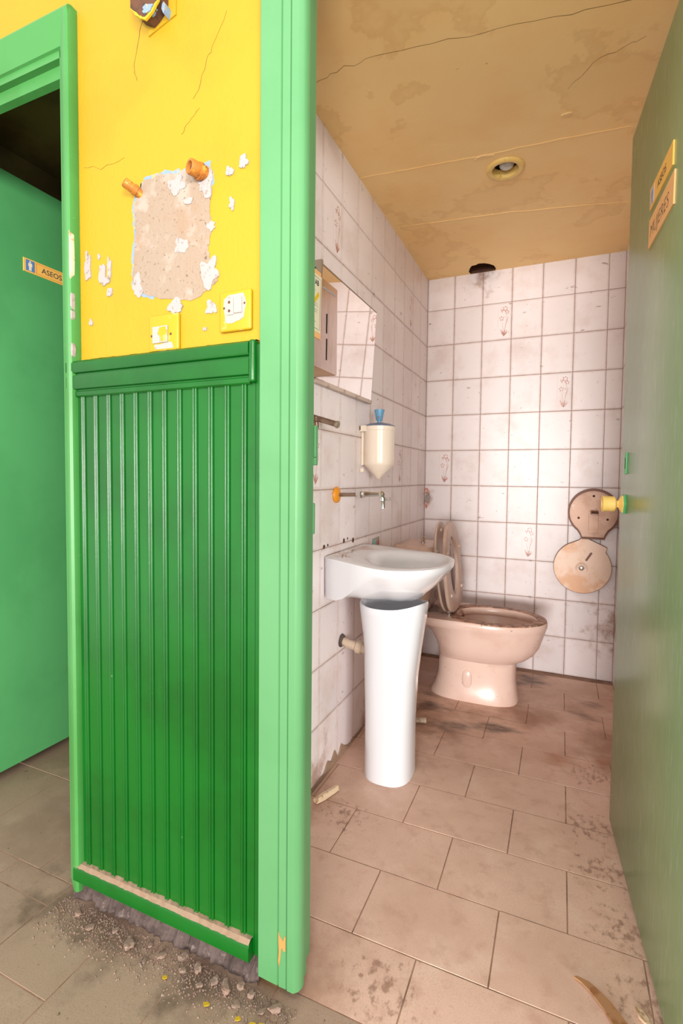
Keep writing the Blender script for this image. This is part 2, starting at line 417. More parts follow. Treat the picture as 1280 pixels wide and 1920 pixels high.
def wiggle(pts, n, amp):
    out = []
    for i in range(len(pts)-1):
        for k in range(n):
            t = k/n
            out.append((pts[i][0]*(1-t)+pts[i+1][0]*t+random.uniform(-amp, amp), pts[i][1]*(1-t)+pts[i+1][1]*t+random.uniform(-amp, amp)))
    out.append(pts[-1])
    return out

def ragged(cx, cz, rx, rz, n=14, j=0.25):
    ph = random.random()*9
    if n >= 12:      # torn outline: broad lobes plus fine teeth
        n, sd = 34, random.random()*50
        out = []
        for k in range(n):
            a = 2*math.pi*k/n
            r_ = 1+1.3*j*noise.noise(Vector((math.cos(a)*1.4+sd, math.sin(a)*1.4, sd)))*2+0.10*random.uniform(-1, 1)
            r_ = max(0.35, r_)
            out.append((cx+rx*math.cos(a)*r_, cz+rz*math.sin(a)*r_))
        return out
    return [(cx+rx*math.cos(2*math.pi*k/n+ph)*random.uniform(1-j, 1+j), cz+rz*math.sin(2*math.pi*k/n+ph)*random.uniform(1-j, 1+j)) for k in range(n)]

def text_mesh(body, size, mapf, d, name, m, parent, shear=0.0, bold=0.0, align='LEFT'):
    cu = bpy.data.curves.new(name, 'FONT')
    cu.body = body; cu.size = size; cu.shear = shear; cu.offset = bold; cu.align_x = align
    cu.resolution_u = 3
    o = bpy.data.objects.new(name, cu)
    COL.objects.link(o)
    dg = bpy.context.evaluated_depsgraph_get()
    me = bpy.data.meshes.new_from_object(o.evaluated_get(dg))
    V = [mapf(v.co.x, v.co.y, d) for v in me.vertices]
    F_ = [tuple(p.vertices) for p in me.polygons]
    bpy.data.objects.remove(o); bpy.data.curves.remove(cu); bpy.data.meshes.remove(me)
    return mk(name, V, F_, m, parent)

TW, TH, ROOM_W, CEIL = 0.1543, 0.2, 1.0, 2.178
YF, YB = -2.03, -1.96          # front and back face of the wall between corridor and toilets

# ------------------------------------------------------------------ floor
floor = tag(mk('floor', *boxv((-1.7, -4.0, -0.12), (1.9, 0.1, -0.0014)), 'floor_grout'), kind='structure')
floor_meshes = {}
def floor_tile(x0, x1, y0, y1, m='floor_tile'):
    g = 0.0011
    sx, sy = round(x1-x0-2*g, 4), round(y1-y0-2*g, 4)
    if sx < 0.01 or sy < 0.01: return
    key = (sx, sy, m)
    if key not in floor_meshes:
        ch = 0.0007
        V = [(-sx/2, -sy/2, -0.004), (sx/2, -sy/2, -0.004), (sx/2, sy/2, -0.004), (-sx/2, sy/2, -0.004),
             (-sx/2+ch, -sy/2+ch, 0), (sx/2-ch, -sy/2+ch, 0), (sx/2-ch, sy/2-ch, 0), (-sx/2+ch, sy/2-ch, 0)]
        me = bpy.data.meshes.new('floor_tile')
        me.from_pydata(V, [], [(4, 5, 6, 7), (0, 1, 5, 4), (1, 2, 6, 5), (2, 3, 7, 6), (3, 0, 4, 7)])
        me.materials.append(M[m]); floor_meshes[key] = me
    o = bpy.data.objects.new('floor_tile', floor_meshes[key])
    link(o, floor)
    o.location = ((x0+x1)/2, (y0+y1)/2, random.uniform(-0.0007, 0.0))
    o.rotation_euler = (random.uniform(-.0012, .0012), random.uniform(-.0012, .0012), 0)
def clip_tiles(xs, ys, bx0, bx1, by0, by1, m):
    for (a, b) in xs:
        for (d, e) in ys:
            a2, b2, d2, e2 = max(a, bx0), min(b, bx1), max(d, by0), min(e, by1)
            if b2-a2 > 0.012 and e2-d2 > 0.012: floor_tile(a2, b2, d2, e2, m)
yj = -1.055
for r in range(-5, 6):
    y1 = yj+0.2017*r*-1
    y0 = y1-0.2017
    off = 0.471-0.151*2*3 if r % 2 == 0 else 0.471-0.151-0.302*2
    xs = [(off+0.302*k, off+0.302*(k+1)) for k in range(0, 7)]
    clip_tiles(xs, [(y0, y1)], 0.0, 1.0, YF, 0.0, 'floor_tile')
for k in range(-6, 8):                                   # corridor, laid the other way round
    x0 = -0.381+0.2035*k
    off = -2.25 if k % 2 == 0 else -2.40
    clip_tiles([(x0, x0+0.2035)], [(off-0.302*q, off-0.302*(q-1)) for q in range(-1, 5)], -1.6, 1.6, -3.6, YF, 'floor_tile_dark')
for r in range(0, 4):                                    # floor behind the other door
    y0 = -2.03+0.2985*r
    off = -0.506 if r % 2 == 0 else -0.656
    clip_tiles([(off-0.302*q, off-0.302*(q-1)) for q in range(-1, 4)], [(y0, y0+0.2985)], -1.1, -0.09, YF, -0.7, 'floor_tile_dark')

# ------------------------------------------------------------------ tiled walls
def tile_mesh(w, h):
    key = (round(w, 4), round(h, 4))
    if key not in tile_mesh.c:
        ch = 0.0012
        a, b = w/2, h/2
        V = [(-a, 0.0035, -b), (a, 0.0035, -b), (a, 0.0035, b), (-a, 0.0035, b), (-a, 0.0008, -b), (a, 0.0008, -b), (a, 0.0008, b), (-a, 0.0008, b),
             (-a+ch, 0, -b+ch), (a-ch, 0, -b+ch), (a-ch, 0, b-ch), (-a+ch, 0, b-ch)]
        me = bpy.data.meshes.new('tile')
        F_ = [(8, 9, 10, 11)]
        for i in range(4):
            j = (i+1) % 4
            F_ += [(i, j, 4+j, 4+i), (4+i, 4+j, 8+j, 8+i)]
        me.from_pydata(V, [], F_); me.materials.append(M['tile'])
        tile_mesh.c[key] = me
    return tile_mesh.c[key]
tile_mesh.c = {}

def flower_parts(tile_obj, half_w, flip=False):
    """printed spray of flowers in a thin border on one side of a tile"""
    x0, x1 = half_w-0.070, half_w-0.004
    if flip: x0, x1 = -x1, -x0
    cx = (x0+x1)/2
    mapf = lambda u, v, d: (u, -d, v)
    parts = []
    for (a, b) in (((x0, -0.092), (x0, 0.092)), ((x1, -0.092), (x1, 0.092)), ((x0, 0.092), (x1, 0.092)), ((x0, -0.092), (x1, -0.092))):
        parts.append(strip([a, ((a[0]+b[0])/2, (a[1]+b[1])/2), b], 0.0009, mapf, 0.0001, 0.0003))
    V, F_ = merge(*parts)
    bo = mk('print_border', V, F_, 'print_line', tile_obj, local=True)
    parts = []
    rr = random.Random(3)
    def blossom(u, v, r, n=5):
        for k in range(n):
            a = 2*math.pi*k/n+0.4
            pu, pv = u+math.cos(a)*r, v+math.sin(a)*r
            parts.append(prism([(pu+0.0034*math.cos(t*1.0472)*rr.uniform(.7, 1.2), pv+0.0042*math.sin(t*1.0472)*rr.uniform(.7, 1.2)) for t in range(6)], mapf, 0.0001, 0.0003))
    blossom(cx+0.004, 0.066, 0.010, 6); blossom(cx+0.014, 0.047, 0.008); blossom(cx-0.012, 0.056, 0.005, 3); blossom(cx-0.014, 0.014, 0.009)
    parts.append(strip([(cx+0.002, -0.07), (cx+0.006, -0.03), (cx+0.013, 0.01), (cx+0.012, 0.04)], 0.0022, mapf, 0.0001, 0.0003))
    parts.append(strip([(cx-0.002, -0.07), (cx-0.006, -0.04), (cx-0.012, 0.004)], 0.0014, mapf, 0.0001, 0.0003))
    parts.append(strip([(cx+0.010, -0.02), (cx+0.017, 0.004), (cx+0.021, 0.022)], 0.0022, mapf, 0.0001, 0.0003))
    for (tx, tz, w) in ((-0.019, -0.042, 0.006), (-0.009, -0.05, 0.006), (0.002, -0.046, 0.007), (0.014, -0.048, 0.005), (0.020, -0.056, 0.004)):
        parts.append(strip([(cx-0.002, -0.081), (cx+tx*0.55, -0.066), (cx+tx, tz)], w, mapf, 0.0001, 0.0003))
    V, F_ = merge(*parts)
    mk('flower_print', V, F_, 'print', tile_obj, local=True)

def tile_wall(wall, edges, place, rot, decor, flip=False):
    """edges: joints along the wall; place(u) -> (x, y)"""
    rows = [(k*TH, (k+1)*TH) for k in range(10)]+[(2.0, CEIL+0.004)]
    for i in range(len(edges)-1):
        u0, u1 = edges[i], edges[i+1]
        w = u1-u0-0.0021
        for j, (z0, z1) in enumerate(rows):
            o = bpy.data.objects.new('tile', tile_mesh(w, z1-z0-0.0021))
            link(o, wall)
            x, y = place((u0+u1)/2)
            o.location = (x, y, (z0+z1)/2)
            jit = lambda a: random.uniform(-a, a)
            o.rotation_euler = (jit(.0022), jit(.0012), rot+jit(.0022))
            WM[o] = Matrix.Identity(4)
            if (i, j) in decor: flower_parts(o, w/2, flip)

wall_back = tag(mk('wall_back', *boxv((-0.09, 0.0016, 0), (1.1, 0.1, 2.4)), 'grout'), kind='structure')
tile_wall(wall_back, [TW*k for k in range(7)]+[ROOM_W], lambda u: (u, 0.0), 0.0, {(2, 9), (4, 7), (0, 5), (3, 3)})
wall_left = tag(mk('wall_left', *boxv((-0.09, YB, 0), (-0.0016, 0.0, 2.4)), 'grout'), kind='structure')
tile_wall(wall_left, [TW*k for k in range(13)], lambda u: (0.0, -u), math.pi/2, {(8, 9), (2, 9), (9, 5), (3, 5)}, False)
wall_right = tag(mk('wall_right', *boxv((ROOM_W+0.0016, YB, 0), (1.09, 0.0, 2.4)), 'grout'), kind='structure')
tile_wall(wall_right, [TW*k for k in range(13)], lambda u: (ROOM_W, -u), -math.pi/2, {(1, 4)}, False)
# broken corner of the tiling
fb = lambda u, v, d: (u, -d, v)
for (cx, cz, rx, rz) in ((0.012, 0.965, 0.011, 0.018), (0.010, 0.885, 0.009, 0.018)):
    mk('broken_tile_edge', *prism(ragged(cx, cz, rx, rz, 10), fb, -0.001, 0.0035), 'brick_red', wall_back)
mk('broken_tile_edge', *prism(ragged(0.016, 0.925, 0.014, 0.026, 12), fb, -0.001, 0.005), 'chip', wall_back)
# crumbling mortar along the foot of the left wall
fl = lambda u, v, d: (d, u, v)
top = [(-1.56+0.03*k, 0.004+0.012*abs(noise.noise(Vector((k*0.6, 2, 0))))+(0.045 if -1.36 < -1.56+0.03*k < -1.15 else 0.006)*random.random()) for k in range(20)]
mk('crumbled_mortar', *prism([(-1.56, 0.0)]+top+[(-0.99, 0.0)], fl, -0.001, 0.006), 'dust', wall_left)

# ------------------------------------------------------------------ ceiling of the washroom, with the lamp hole and the broken corner
def holed_plate(outer, holes, z, zt, m, name):
    bm = bmesh.new()
    edges = []
    for loop in [outer]+holes:
        vs = [bm.verts.new((x, y, z)) for x, y in loop]
        edges += [bm.edges.new((vs[i], vs[(i+1) % len(vs)])) for i in range(len(vs))]
    bmesh.ops.triangle_fill(bm, edges=edges, use_beauty=True)
    bm.verts.index_update()
    V = [tuple(v.co) for v in bm.verts]; F_ = [tuple(v.index for v in f.verts) for f in bm.faces]
    bm.free()
    for loop in holes[:1]:
        n = len(V)
        for x, y in loop: V += [(x, y, z), (x, y, zt)]
        k = len(loop)
        for i in range(k):
            a, b = n+2*i, n+2*((i+1) % k)
            F_.append((a, b, b+1, a+1))
    return V, F_
LX, LY = 0.514, -0.925
lamp_hole = [(LX+0.050*math.cos(2*math.pi*k/32), LY+0.050*math.sin(2*math.pi*k/32)) for k in range(32)]
random.seed(11)
break_hole = [(0.240, -0.004), (0.236, -0.04), (0.248, -0.08), (0.262, -0.108), (0.285, -0.112), (0.30, -0.125), (0.33, -0.118), (0.352, -0.10), (0.372, -0.07), (0.378, -0.03), (0.372, -0.004)]
V, F_ = holed_plate([(0, 0), (0, YB), (ROOM_W, YB), (ROOM_W, 0)], [lamp_hole, break_hole], CEIL, CEIL+0.09, 'ceiling', 'ceiling')
ceiling = tag(mk('ceiling', V, F_, 'ceiling'), kind='structure')
lin_v = []
for x, y in break_hole: lin_v += [(x, y, CEIL-0.001), (0.31+(x-0.31)*0.9, y*0.9, CEIL+0.09)]
nb_ = len(break_hole)
mk('hole_lining', lin_v, [(2*i, 2*((i+1) % nb_), 2*((i+1) % nb_)+1, 2*i+1) for i in range(nb_)], 'rust_dark', ceiling)
mk('ceiling_slab', *boxv((-0.09, YB, CEIL+0.09), (1.09, 0.1, CEIL+0.2)), 'black', ceiling)
fc = lambda u, v, d: (u, v, CEIL-d)
for path, w, m, nn in (([(0.01, -1.545), (0.15, -1.57), (0.31, -1.566), (0.6, -1.52), (0.88, -1.48)], 0.0006, 'crack', 7),
                    ([(0.72, -1.25), (0.80, -1.33), (0.9, -1.36)], 0.0005, 'crack', 6)):
    mk('ceiling_crack', *strip(wiggle(path, nn, 0.006), w, fc, 0.0, 0.0006, 0.6), m, ceiling)
for path, w in (([(0.0, -1.075), (0.22, -1.05), (0.44, -1.03), (0.7, -1.02), (0.91, -1.0)], 0.007), ([(0.02, -0.66), (0.5, -0.60), (0.97, -0.5)], 0.005)):
    mk('wallpaper_seam', *strip(wiggle(path, 6, 0.003), w, fc, 0.0, 0.0014, 0.4), 'ceiling', ceiling)
mk('paint_blister', *prism(ragged(0.45, -1.028, 0.03, 0.007, 12), fc, -0.001, 0.004), 'crack_pale', ceiling)
mk('paint_blister', *prism(ragged(0.717, -1.14, 0.014, 0.006, 10), fc, -0.001, 0.004), 'crack_pale', ceiling)

# ------------------------------------------------------------------ the yellow wall between the two doorways
XL0, XL1 = -1.06, -0.376       # doorway of the other toilet
XR0, XR1 = 0.262, 0.975        # doorway of this one
wp = [boxv((XL1+0.03, YF, 0), (XR0-0.03, YB, 2.75)), boxv((XL0-0.6, YF, 0), (XL0-0.03, YB, 2.75)), boxv((XL0-0.03, YF, 2.05), (XL1+0.03, YB, 2.75)),
      boxv((XR0-0.03, YF, 2.06), (XR1+0.03, YB, 2.75)), boxv((XR1+0.03, YF, 0), (XR1+0.7, YB, 2.75))]
wall_front = tag(mk('wall_front', *merge(*wp), 'yellow'), kind='structure')
ff = lambda u, v, d: (u, YF-d, v)
patch = [(-0.12, 1.687), (-0.078, 1.691), (-0.019, 1.684), (0.016, 1.681), (0.053, 1.681), (0.061, 1.642), (0.053, 1.584), (0.061, 1.551), (0.05, 1.51), (0.061, 1.475), (0.077, 1.446), (0.05, 1.428), (0.001, 1.413), (-0.05, 1.425), (-0.095, 1.433), (-0.138, 1.448), (-0.157, 1.474), (-0.153, 1.532), (-0.149, 1.589), (-0.152, 1.642), (-0.136, 1.673)]
def densify(pl, n, amp):
    return wiggle(pl+[pl[0]], n, amp)[:-1]
mk('old_paint_edge', *prism(densify([(-0.048+(x+0.048)*1.045, 1.56+(z-1.56)*1.04) for x, z in patch[:6]+patch[14:]], 5, 0.004), ff, 0.0, 0.0006), 'blue_paint', wall_front)
mk('plaster_patch', *prism(densify(patch, 5, 0.0028), ff, 0.0, 0.0012), 'plaster', wall_front)
for (cx, cz, rx, rz) in ((0.046, 1.645, 0.022, 0.022), (0.055, 1.465, 0.022, 0.028), (-0.142, 1.462, 0.014, 0.022), (-0.035, 1.405, 0.018, 0.014), (0.06, 1.558, 0.009, 0.009), (-0.02, 1.53, 0.02, 0.015), (-0.03, 1.66, 0.022, 0.018), (0.0, 1.62, 0.014, 0.006),
                         (0.106, 1.655, 0.007, 0.010), (0.138, 1.666, 0.009, 0.013), (0.11, 1.592, 0.007, 0.011), (0.06, 1.39, 0.014, 0.013), (-0.298, 1.535, 0.010, 0.030), (-0.25, 1.505, 0.010, 0.022), (-0.228, 1.515, 0.006, 0.026), (-0.240, 1.490, 0.014, 0.010), (-0.228, 1.463, 0.009, 0.010), (-0.288, 1.40, 0.005, 0.008), (-0.262, 1.548, 0.004, 0.007), (0.043, 1.35, 0.005, 0.004)):
    mk('paint_chip', *prism(ragged(cx, cz, rx, rz, 12, 0.28), ff, 0.0, 0.0016+0.0012*abs(math.sin(cx*97+cz*57))), 'chip', wall_front)
for path, w in (([(-0.123, 2.03), (-0.136, 1.99), (-0.149, 1.94), (-0.149, 1.921), (-0.140, 1.905)], 0.0009), ([(0.10, 1.97), (0.06, 1.91), (0.044, 1.884), (0.028, 1.84), (0.012, 1.824)], 0.0006), ([(0.03, 1.80), (0.0, 1.78), (-0.02, 1.76)], 0.0005), ([(-0.31, 1.76), (-0.25, 1.745), (-0.18, 1.752)], 0.0004)):
    mk('wall_crack', *strip(wiggle(path, 4, 0.003), w, ff, 0.0, 0.0005, 0.5), 'crack', wall_front)

# wainscot: thirteen grooved boards, each its own plank with a double bead along one edge
J0, JP = -0.301, 0.0411
for k in range(13):
    x0 = J0+JP*(k-1)+0.004 if k > 0 else -0.335
    x1 = J0+JP*k+0.004
    if k == 12: x1 = 0.174
    x0 += 0.0004; x1 -= 0.0004
    pl = [(x0, 0.0), (x0, 0.0105), (x0+0.0008, 0.0115)]
    if k < 12:
        for ctr in (x1-0.0098, x1-0.0030):
            pl += [(ctr-0.0034, 0.0112), (ctr-0.0028, 0.0122), (ctr-0.0016, 0.0150), (ctr, 0.0158), (ctr+0.0016, 0.0150), (ctr+0.0027, 0.0120)]
    pl += [(x1, 0.0105), (x1, 0.0)]
    z0, z1 = 0.055, 1.26
    V, F_ = prism(pl, lambda u, v, d: (u, YF-v, d), z0, z1)
    mk('plank', V, F_, 'plank', wall_front, smooth=50)
mk('edge_batten', *bevel_box((0.1745, YF-0.012, 0.05), (0.1855, YF, 1.305), 0.002), 'plank', wall_front)
# raw masonry left bare under the boards
random.seed(5)
nx = 90
bv = []
for i in range(nx+1):
    x = -0.35+0.54*i/nx
    for (z, y) in ((0.0, 0.018), (0.02, 0.012), (0.04, 0.006), (0.062, 0.001)):
        bv.append((x, YF-y*1.1-0.014*noise.noise(Vector((x*26, z*40, 1)))-0.008*noise.noise(Vector((x*90, z*90, 4)))-0.003*random.random(), z))
bf = [(4*i+j, 4*i+4+j, 4*i+5+j, 4*i+1+j) for i in range(nx) for j in range(3)]
mk('masonry_foot', bv, bf, 'plinth', wall_front)

rail = tag(thing('trim_3', (-0.08, YF, 1.225), kind='structure'), None)
pf = [(1.226, 0.0), (1.226, 0.016), (1.229, 0.019), (1.238, 0.019), (1.240, 0.0165), (1.2425, 0.0165), (1.2445, 0.0225), (1.248, 0.024), (1.272, 0.024), (1.2755, 0.0225), (1.277, 0.0175), (1.280, 0.0175), (1.282, 0.0235), (1.286, 0.026), (1.304, 0.026), (1.309, 0.022), (1.311, 0.016), (1.311, 0.0)]
V, F_ = prism(pf, lambda u, v, d: (d, YF-v, u), -0.346, 0.166)
mk('moulding', V, F_, 'plank', rail, smooth=35)
mk('end_piece', *bevel_box((0.166, YF-0.026, 1.228), (0.1795, YF, 1.311), 0.005, 3), 'plank', rail, smooth=40)
V, F_ = [], []
for i in range(41):
    x = -0.345+0.525*i/40
    h = 0.0008+0.0015*random.random()
    V += [(x, YF-0.001, 1.310), (x, YF-0.001, 1.311+h), (x, YF-0.013-0.006*random.random(), 1.3112)]
for i in range(40):
    F_ += [(3*i+1, 3*i+4, 3*i+5, 3*i+2)]
mk('dust_line', V, F_, 'dust', rail)

sk = thing('baseboard_front', (-0.08, YF, 0.045), kind='structure')
V, F_ = prism([(0.046, 0.008), (0.046, 0.026), (0.050, 0.030), (0.077, 0.030), (0.083, 0.026), (0.085, 0.010)], lambda u, v, d: (d, YF-v, u), -0.338, 0.172)
mk('batten', V, F_, 'plank', sk, smooth=35)
V, F_ = [], []
for i in range(61):
    x = -0.337+0.508*i/60
    V += [(x, YF-0.0095, 0.0885+0.003*random.random()), (x, YF-0.020, 0.0875+0.002*random.random()), (x, YF-0.0275-0.002*random.random(), 0.0835)]
for i in range(60):
    F_ += [(3*i, 3*i+3, 3*i+4, 3*i+1), (3*i+1, 3*i+4, 3*i+5, 3*i+2)]
mk('dust_line', V, F_, 'dust', sk)

# ------------------------------------------------------------------ door frames
trim1 = thing('trim_1', (0.24, YF, 0.0), kind='structure')
cas = [(0.1865, -1.96), (0.1865, -2.046), (0.190, -2.050), (0.2345, -2.051), (0.2365, -2.0475), (0.2385, -2.051), (0.2545, -2.051), (0.2562, -2.047), (0.258, -2.052), (0.2715, -2.0525), (0.2795, -2.046), (0.2835, -2.036), (0.2830, -2.026), (0.2765, -2.0255), (0.2765, -2.004), (0.2620, -2.003), (0.262, -1.96)]
V, F_ = prism(cas, lambda u, v, d: (u, v, d), 0.020, 2.14)
jl = mk('jamb', V, F_, 'trim', trim1, smooth=30)
V, F_ = prism([(1.237-x, y) for x, y in cas], lambda u, v, d: (u, v, d), 0.0, 2.14)
mk('jamb', V, F_, 'trim', trim1, smooth=30)
V, F_ = prism([(2.312-x, y) for x, y in cas], lambda u, v, d: (d, v, u), 0.187, 1.05)
mk('head', V, F_, 'trim', trim1, smooth=30)
fj = lambda u, v, d: (u, -2.0515-d, v)
mk('bare_wood_patch', *prism([(0.238, 0.135), (0.240, 0.128), (0.2455, 0.122), (0.249, 0.118), (0.2525, 0.130), (0.2545, 0.132), (0.2545, 0.100), (0.250, 0.098), (0.247, 0.105), (0.2445, 0.100), (0.243, 0.082), (0.240, 0.062), (0.238, 0.075), (0.2395, 0.095), (0.2385, 0.112)], fj, -0.001, 0.0006), 'wood', trim1)
mk('strike_plate', *merge(bevel_box((0.246, YB-0.002, 1.068), (0.268, YB+0.010, 1.084), 0.002), bevel_box((0.246, YB-0.002, 1.084), (0.2545, YB+0.010, 1.165), 0.002), bevel_box((0.2615, YB-0.002, 1.084), (0.268, YB+0.010, 1.150), 0.002)), 'trim', trim1)
mk('hinge_leaf', *bevel_box((0.250, YB-0.001, 0.925), (0.2645, YB+0.006, 0.99), 0.002), 'trim', trim1)

trim2 = thing('trim_2', (-0.35, YF, 0.0), kind='structure')
cas2 = [(-0.324, -2.03), (-0.3215, -2.046), (-0.3245, -2.055), (-0.331, -2.0585), (-0.339, -2.057), (-0.372, -2.038), (-0.374, -2.034), (-0.379, -2.034), (-0.379, -1.96), (-0.345, -1.96), (-0.345, -2.03)]
V, F_ = prism(cas2, lambda u, v, d: (u, v, d), 0.02, 2.105)
mk('jamb', V, F_, 'trim_left', trim2, smooth=30)
V, F_ = prism([(-1.439-x, y) for x, y in cas2], lambda u, v, d: (u, v, d), 0.0, 2.105)
mk('jamb', V, F_, 'trim_left', trim2, smooth=30)
hd = [(2.115, -2.03), (2.117, -2.046), (2.112, -2.055), (2.106, -2.0575), (2.045, -2.040), (2.043, -2.034), (2.026, -2.034), (2.026, -2.018), (2.020, -2.016), (2.000, -2.014), (1.998, -1.995), (2.02, -1.985), (2.06, -1.96), (2.08, -1.96), (2.08, -2.03)]
V, F_ = prism(hd, lambda u, v, d: (d, v, u), -1.115, -0.324)
mk('head', V, F_, 'trim_left', trim2, smooth=30)
fk = lambda u, v, d: (-0.3222+d*0.4, -2.046+u*0.5-0.0, v)
fk = lambda u, v, d: (u, -2.0535-d, v)
mk('bare_patch', *prism([(-0.3285, 1.612), (-0.3215, 1.60), (-0.320, 1.545), (-0.321, 1.513), (-0.325, 1.498), (-0.3285, 1.512), (-0.3275, 1.56)], fk, -0.006, 0.003), 'pale_wood', trim2)
for z, h in ((1.45, 0.02), (1.418, 0.012), (1.335, 0.014)):
    mk('paint_chip', *prism(ragged(-0.3235, z, 0.003, h, 9, .3), fk, -0.006, 0.0025), 'chip', trim2)

# ------------------------------------------------------------------ the other toilet behind the left door
M['shaded_olive'] = mat('room_shade_olive', lin(92, 84, 34), 0.8, layers=[(lin(72, 62, 26), 5, 0.42, 0.62, 0.8)])  # shade of the unlit room is darkened into this olive colour
tag(mk('wall_toilet_left', *boxv((-1.2, YB, 0), (-1.11, -0.6, 2.4)), 'shaded_olive'), kind='structure')
tag(mk('wall_toilet_back', *boxv((-1.2, -0.7, 0), (-0.09, -0.6, 2.4)), 'shaded_olive'), kind='structure')
tag(mk('ceiling_toilet', *boxv((-1.2, YB, 2.2), (-0.09, -0.6, 2.4)), 'shaded_olive'), kind='structure')

door2 = thing('door_2', (-1.0, -1.945, 0.0), kind='structure')
mk('door_leaf', *bevel_box((-1.035, -1.95, 0.022), (-0.995, -1.27, 2.055), 0.0025), 'door_left', door2, smooth=30)
for z in (0.3, 1.75):
    mk('hinge', *lathe((-0.992, -1.953, z), (0, 0, 1), [(0, 0.006), (0.08, 0.006)], 10), 'trim_left', door2)

fs = lambda u, v, d: (-0.995+d, -1.712+u, 1.748+v)
sign1 = thing('restroom_sign', (-0.995, -1.63, 1.748), label='gold plastic ASEOS sign with blue man pictogram on green door', cat='sign')
mk('plate', *prism([(0, 0), (0.212, 0), (0.212, 0.046), (0, 0.046)], fs, 0.0, 0.0022), 'sign', sign1)
pic = mk('pictogram', *prism([(0.008, 0.005), (0.040, 0.005), (0.040, 0.042), (0.008, 0.042)], fs, 0.0022, 0.0026), 'sign_face', sign1)
def man(mp, cx, cz, h, d0, d1):
    k = h/0.032
    return merge(prism([(cx+0.0030*k*math.cos(t*.7854), cz+0.0125*k+0.0030*k*math.sin(t*.7854)) for t in range(8)], mp, d0, d1),
                 prism([(cx+a*k, cz+b*k) for a, b in ((-0.006, 0.0085), (0.006, 0.0085), (0.0068, -0.002), (0.0048, -0.002), (0.0042, 0.005), (0.0042, -0.0155), (0.0008, -0.0155), (0.0004, -0.003), (-0.0004, -0.003), (-0.0008, -0.0155), (-0.0042, -0.0155), (-0.0042, 0.005), (-0.0048, -0.002), (-0.0068, -0.002))], mp, d0, d1))
mk('figure', *man(fs, 0.024, 0.0235, 0.034, 0.0026, 0.003), 'sign_figure', pic)
mk('rule', *merge(prism([(0.046, 0.006), (0.047, 0.006), (0.047, 0.041), (0.046, 0.041)], fs, 0.0022, 0.0025), prism([(0.046, 0.005), (0.205, 0.005), (0.205, 0.006), (0.046, 0.006)], fs, 0.0022, 0.0025), prism([(0.046, 0.040), (0.205, 0.040), (0.205, 0.041), (0.046, 0.041)], fs, 0.0022, 0.0025)), 'red_line', sign1)
text_mesh('ASEOS', 0.026, lambda u, v, d: fs(0.066+u*1.05, 0.0145+v, d), 0.0026, 'lettering', 'ink', sign1, bold=0.0002)

# ------------------------------------------------------------------ the open door on the right
DA, DB = Vector((0.893, -1.2, 0)), Vector((0.945, -1.915, 0))
dd = (DA-DB).normalized()                 # from hinge to free edge
nn_ = Vector((dd.y, -dd.x, 0))            # candidate normal
if nn_.x > 0: nn_ = -nn_                  # towards the camera side (-x)
drot = math.atan2(dd.y, dd.x)
door1 = thing('door_1', (DB.x, DB.y, 0.0), drot, kind='structure')
DL = (DA-DB).length
sgn = 1 if Vector((-math.sin(drot), math.cos(drot), 0)).dot(nn_) > 0 else -1
dl = lambda t, z, n: (t, sgn*n, z)        # local: along the leaf, height, distance out from its face
V, F_ = bevel_box((0, -0.04 if sgn > 0 else 0.0, 0.012), (DL, 0.0 if sgn > 0 else 0.04, 2.022), 0.003)
mk('door_leaf', V, F_, 'door_right', door1, smooth=30, local=True)
def dloc(fn, parts):  # map helper results given as (t, n, z) into local door space
    V, F_ = parts
    return [(v[0], sgn*v[1], v[2]) for v in V], F_
for z in (0.25, 1.75):
    V, F_ = lathe((-0.006, -0.005, z), (0, 0, 1), [(0, 0.006), (0.08, 0.006)], 10)
    mk('hinge', *dloc(None, (V, F_)), 'trim', door1, local=True)
KT, KZ = DL-0.066, 0.975
V, F_ = lathe((KT, 0.0, KZ), (0, 1, 0), [(0, 0.030), (0.003, 0.031), (0.006, 0.029)], 6)
kn = mk('knob_rose', *dloc(None, (V, F_)), 'knob_edge', door1, local=True)
V, F_ = lathe((KT, 0.0062, KZ), (0, 1, 0), [(0, 0.028), (0.002, 0.027), (0.010, 0.011), (0.016, 0.010)], 6)
mk('rose_cap', *dloc(None, (V, F_)), 'knob', kn, local=True)
V, F_ = lathe((KT, 0.0, KZ), (0, 1, 0), [(0.014, 0.008), (0.020, 0.0085), (0.022, 0.017), (0.026, 0.0215), (0.036, 0.022), (0.052, 0.0225), (0.054, 0.0235), (0.056, 0.0235), (0.057, 0.022), (0.056, 0.020), (0.034, 0.018), (0.033, 0.0)], 28)
mk('knob', *dloc(None, (V, F_)), 'knob', door1, smooth=40, local=True)
mk('latch_plate', *dloc(None, bevel_box((DL-0.085, -0.001, 1.06), (DL-0.068, 0.004, 1.12), 0.0018)), 'knob_edge', door1, local=True)
mk('latch_slot', *dloc(None, boxv((DL-0.079, 0.0035, 1.075), (DL-0.075, 0.0046, 1.105))), 'black', door1, local=True)

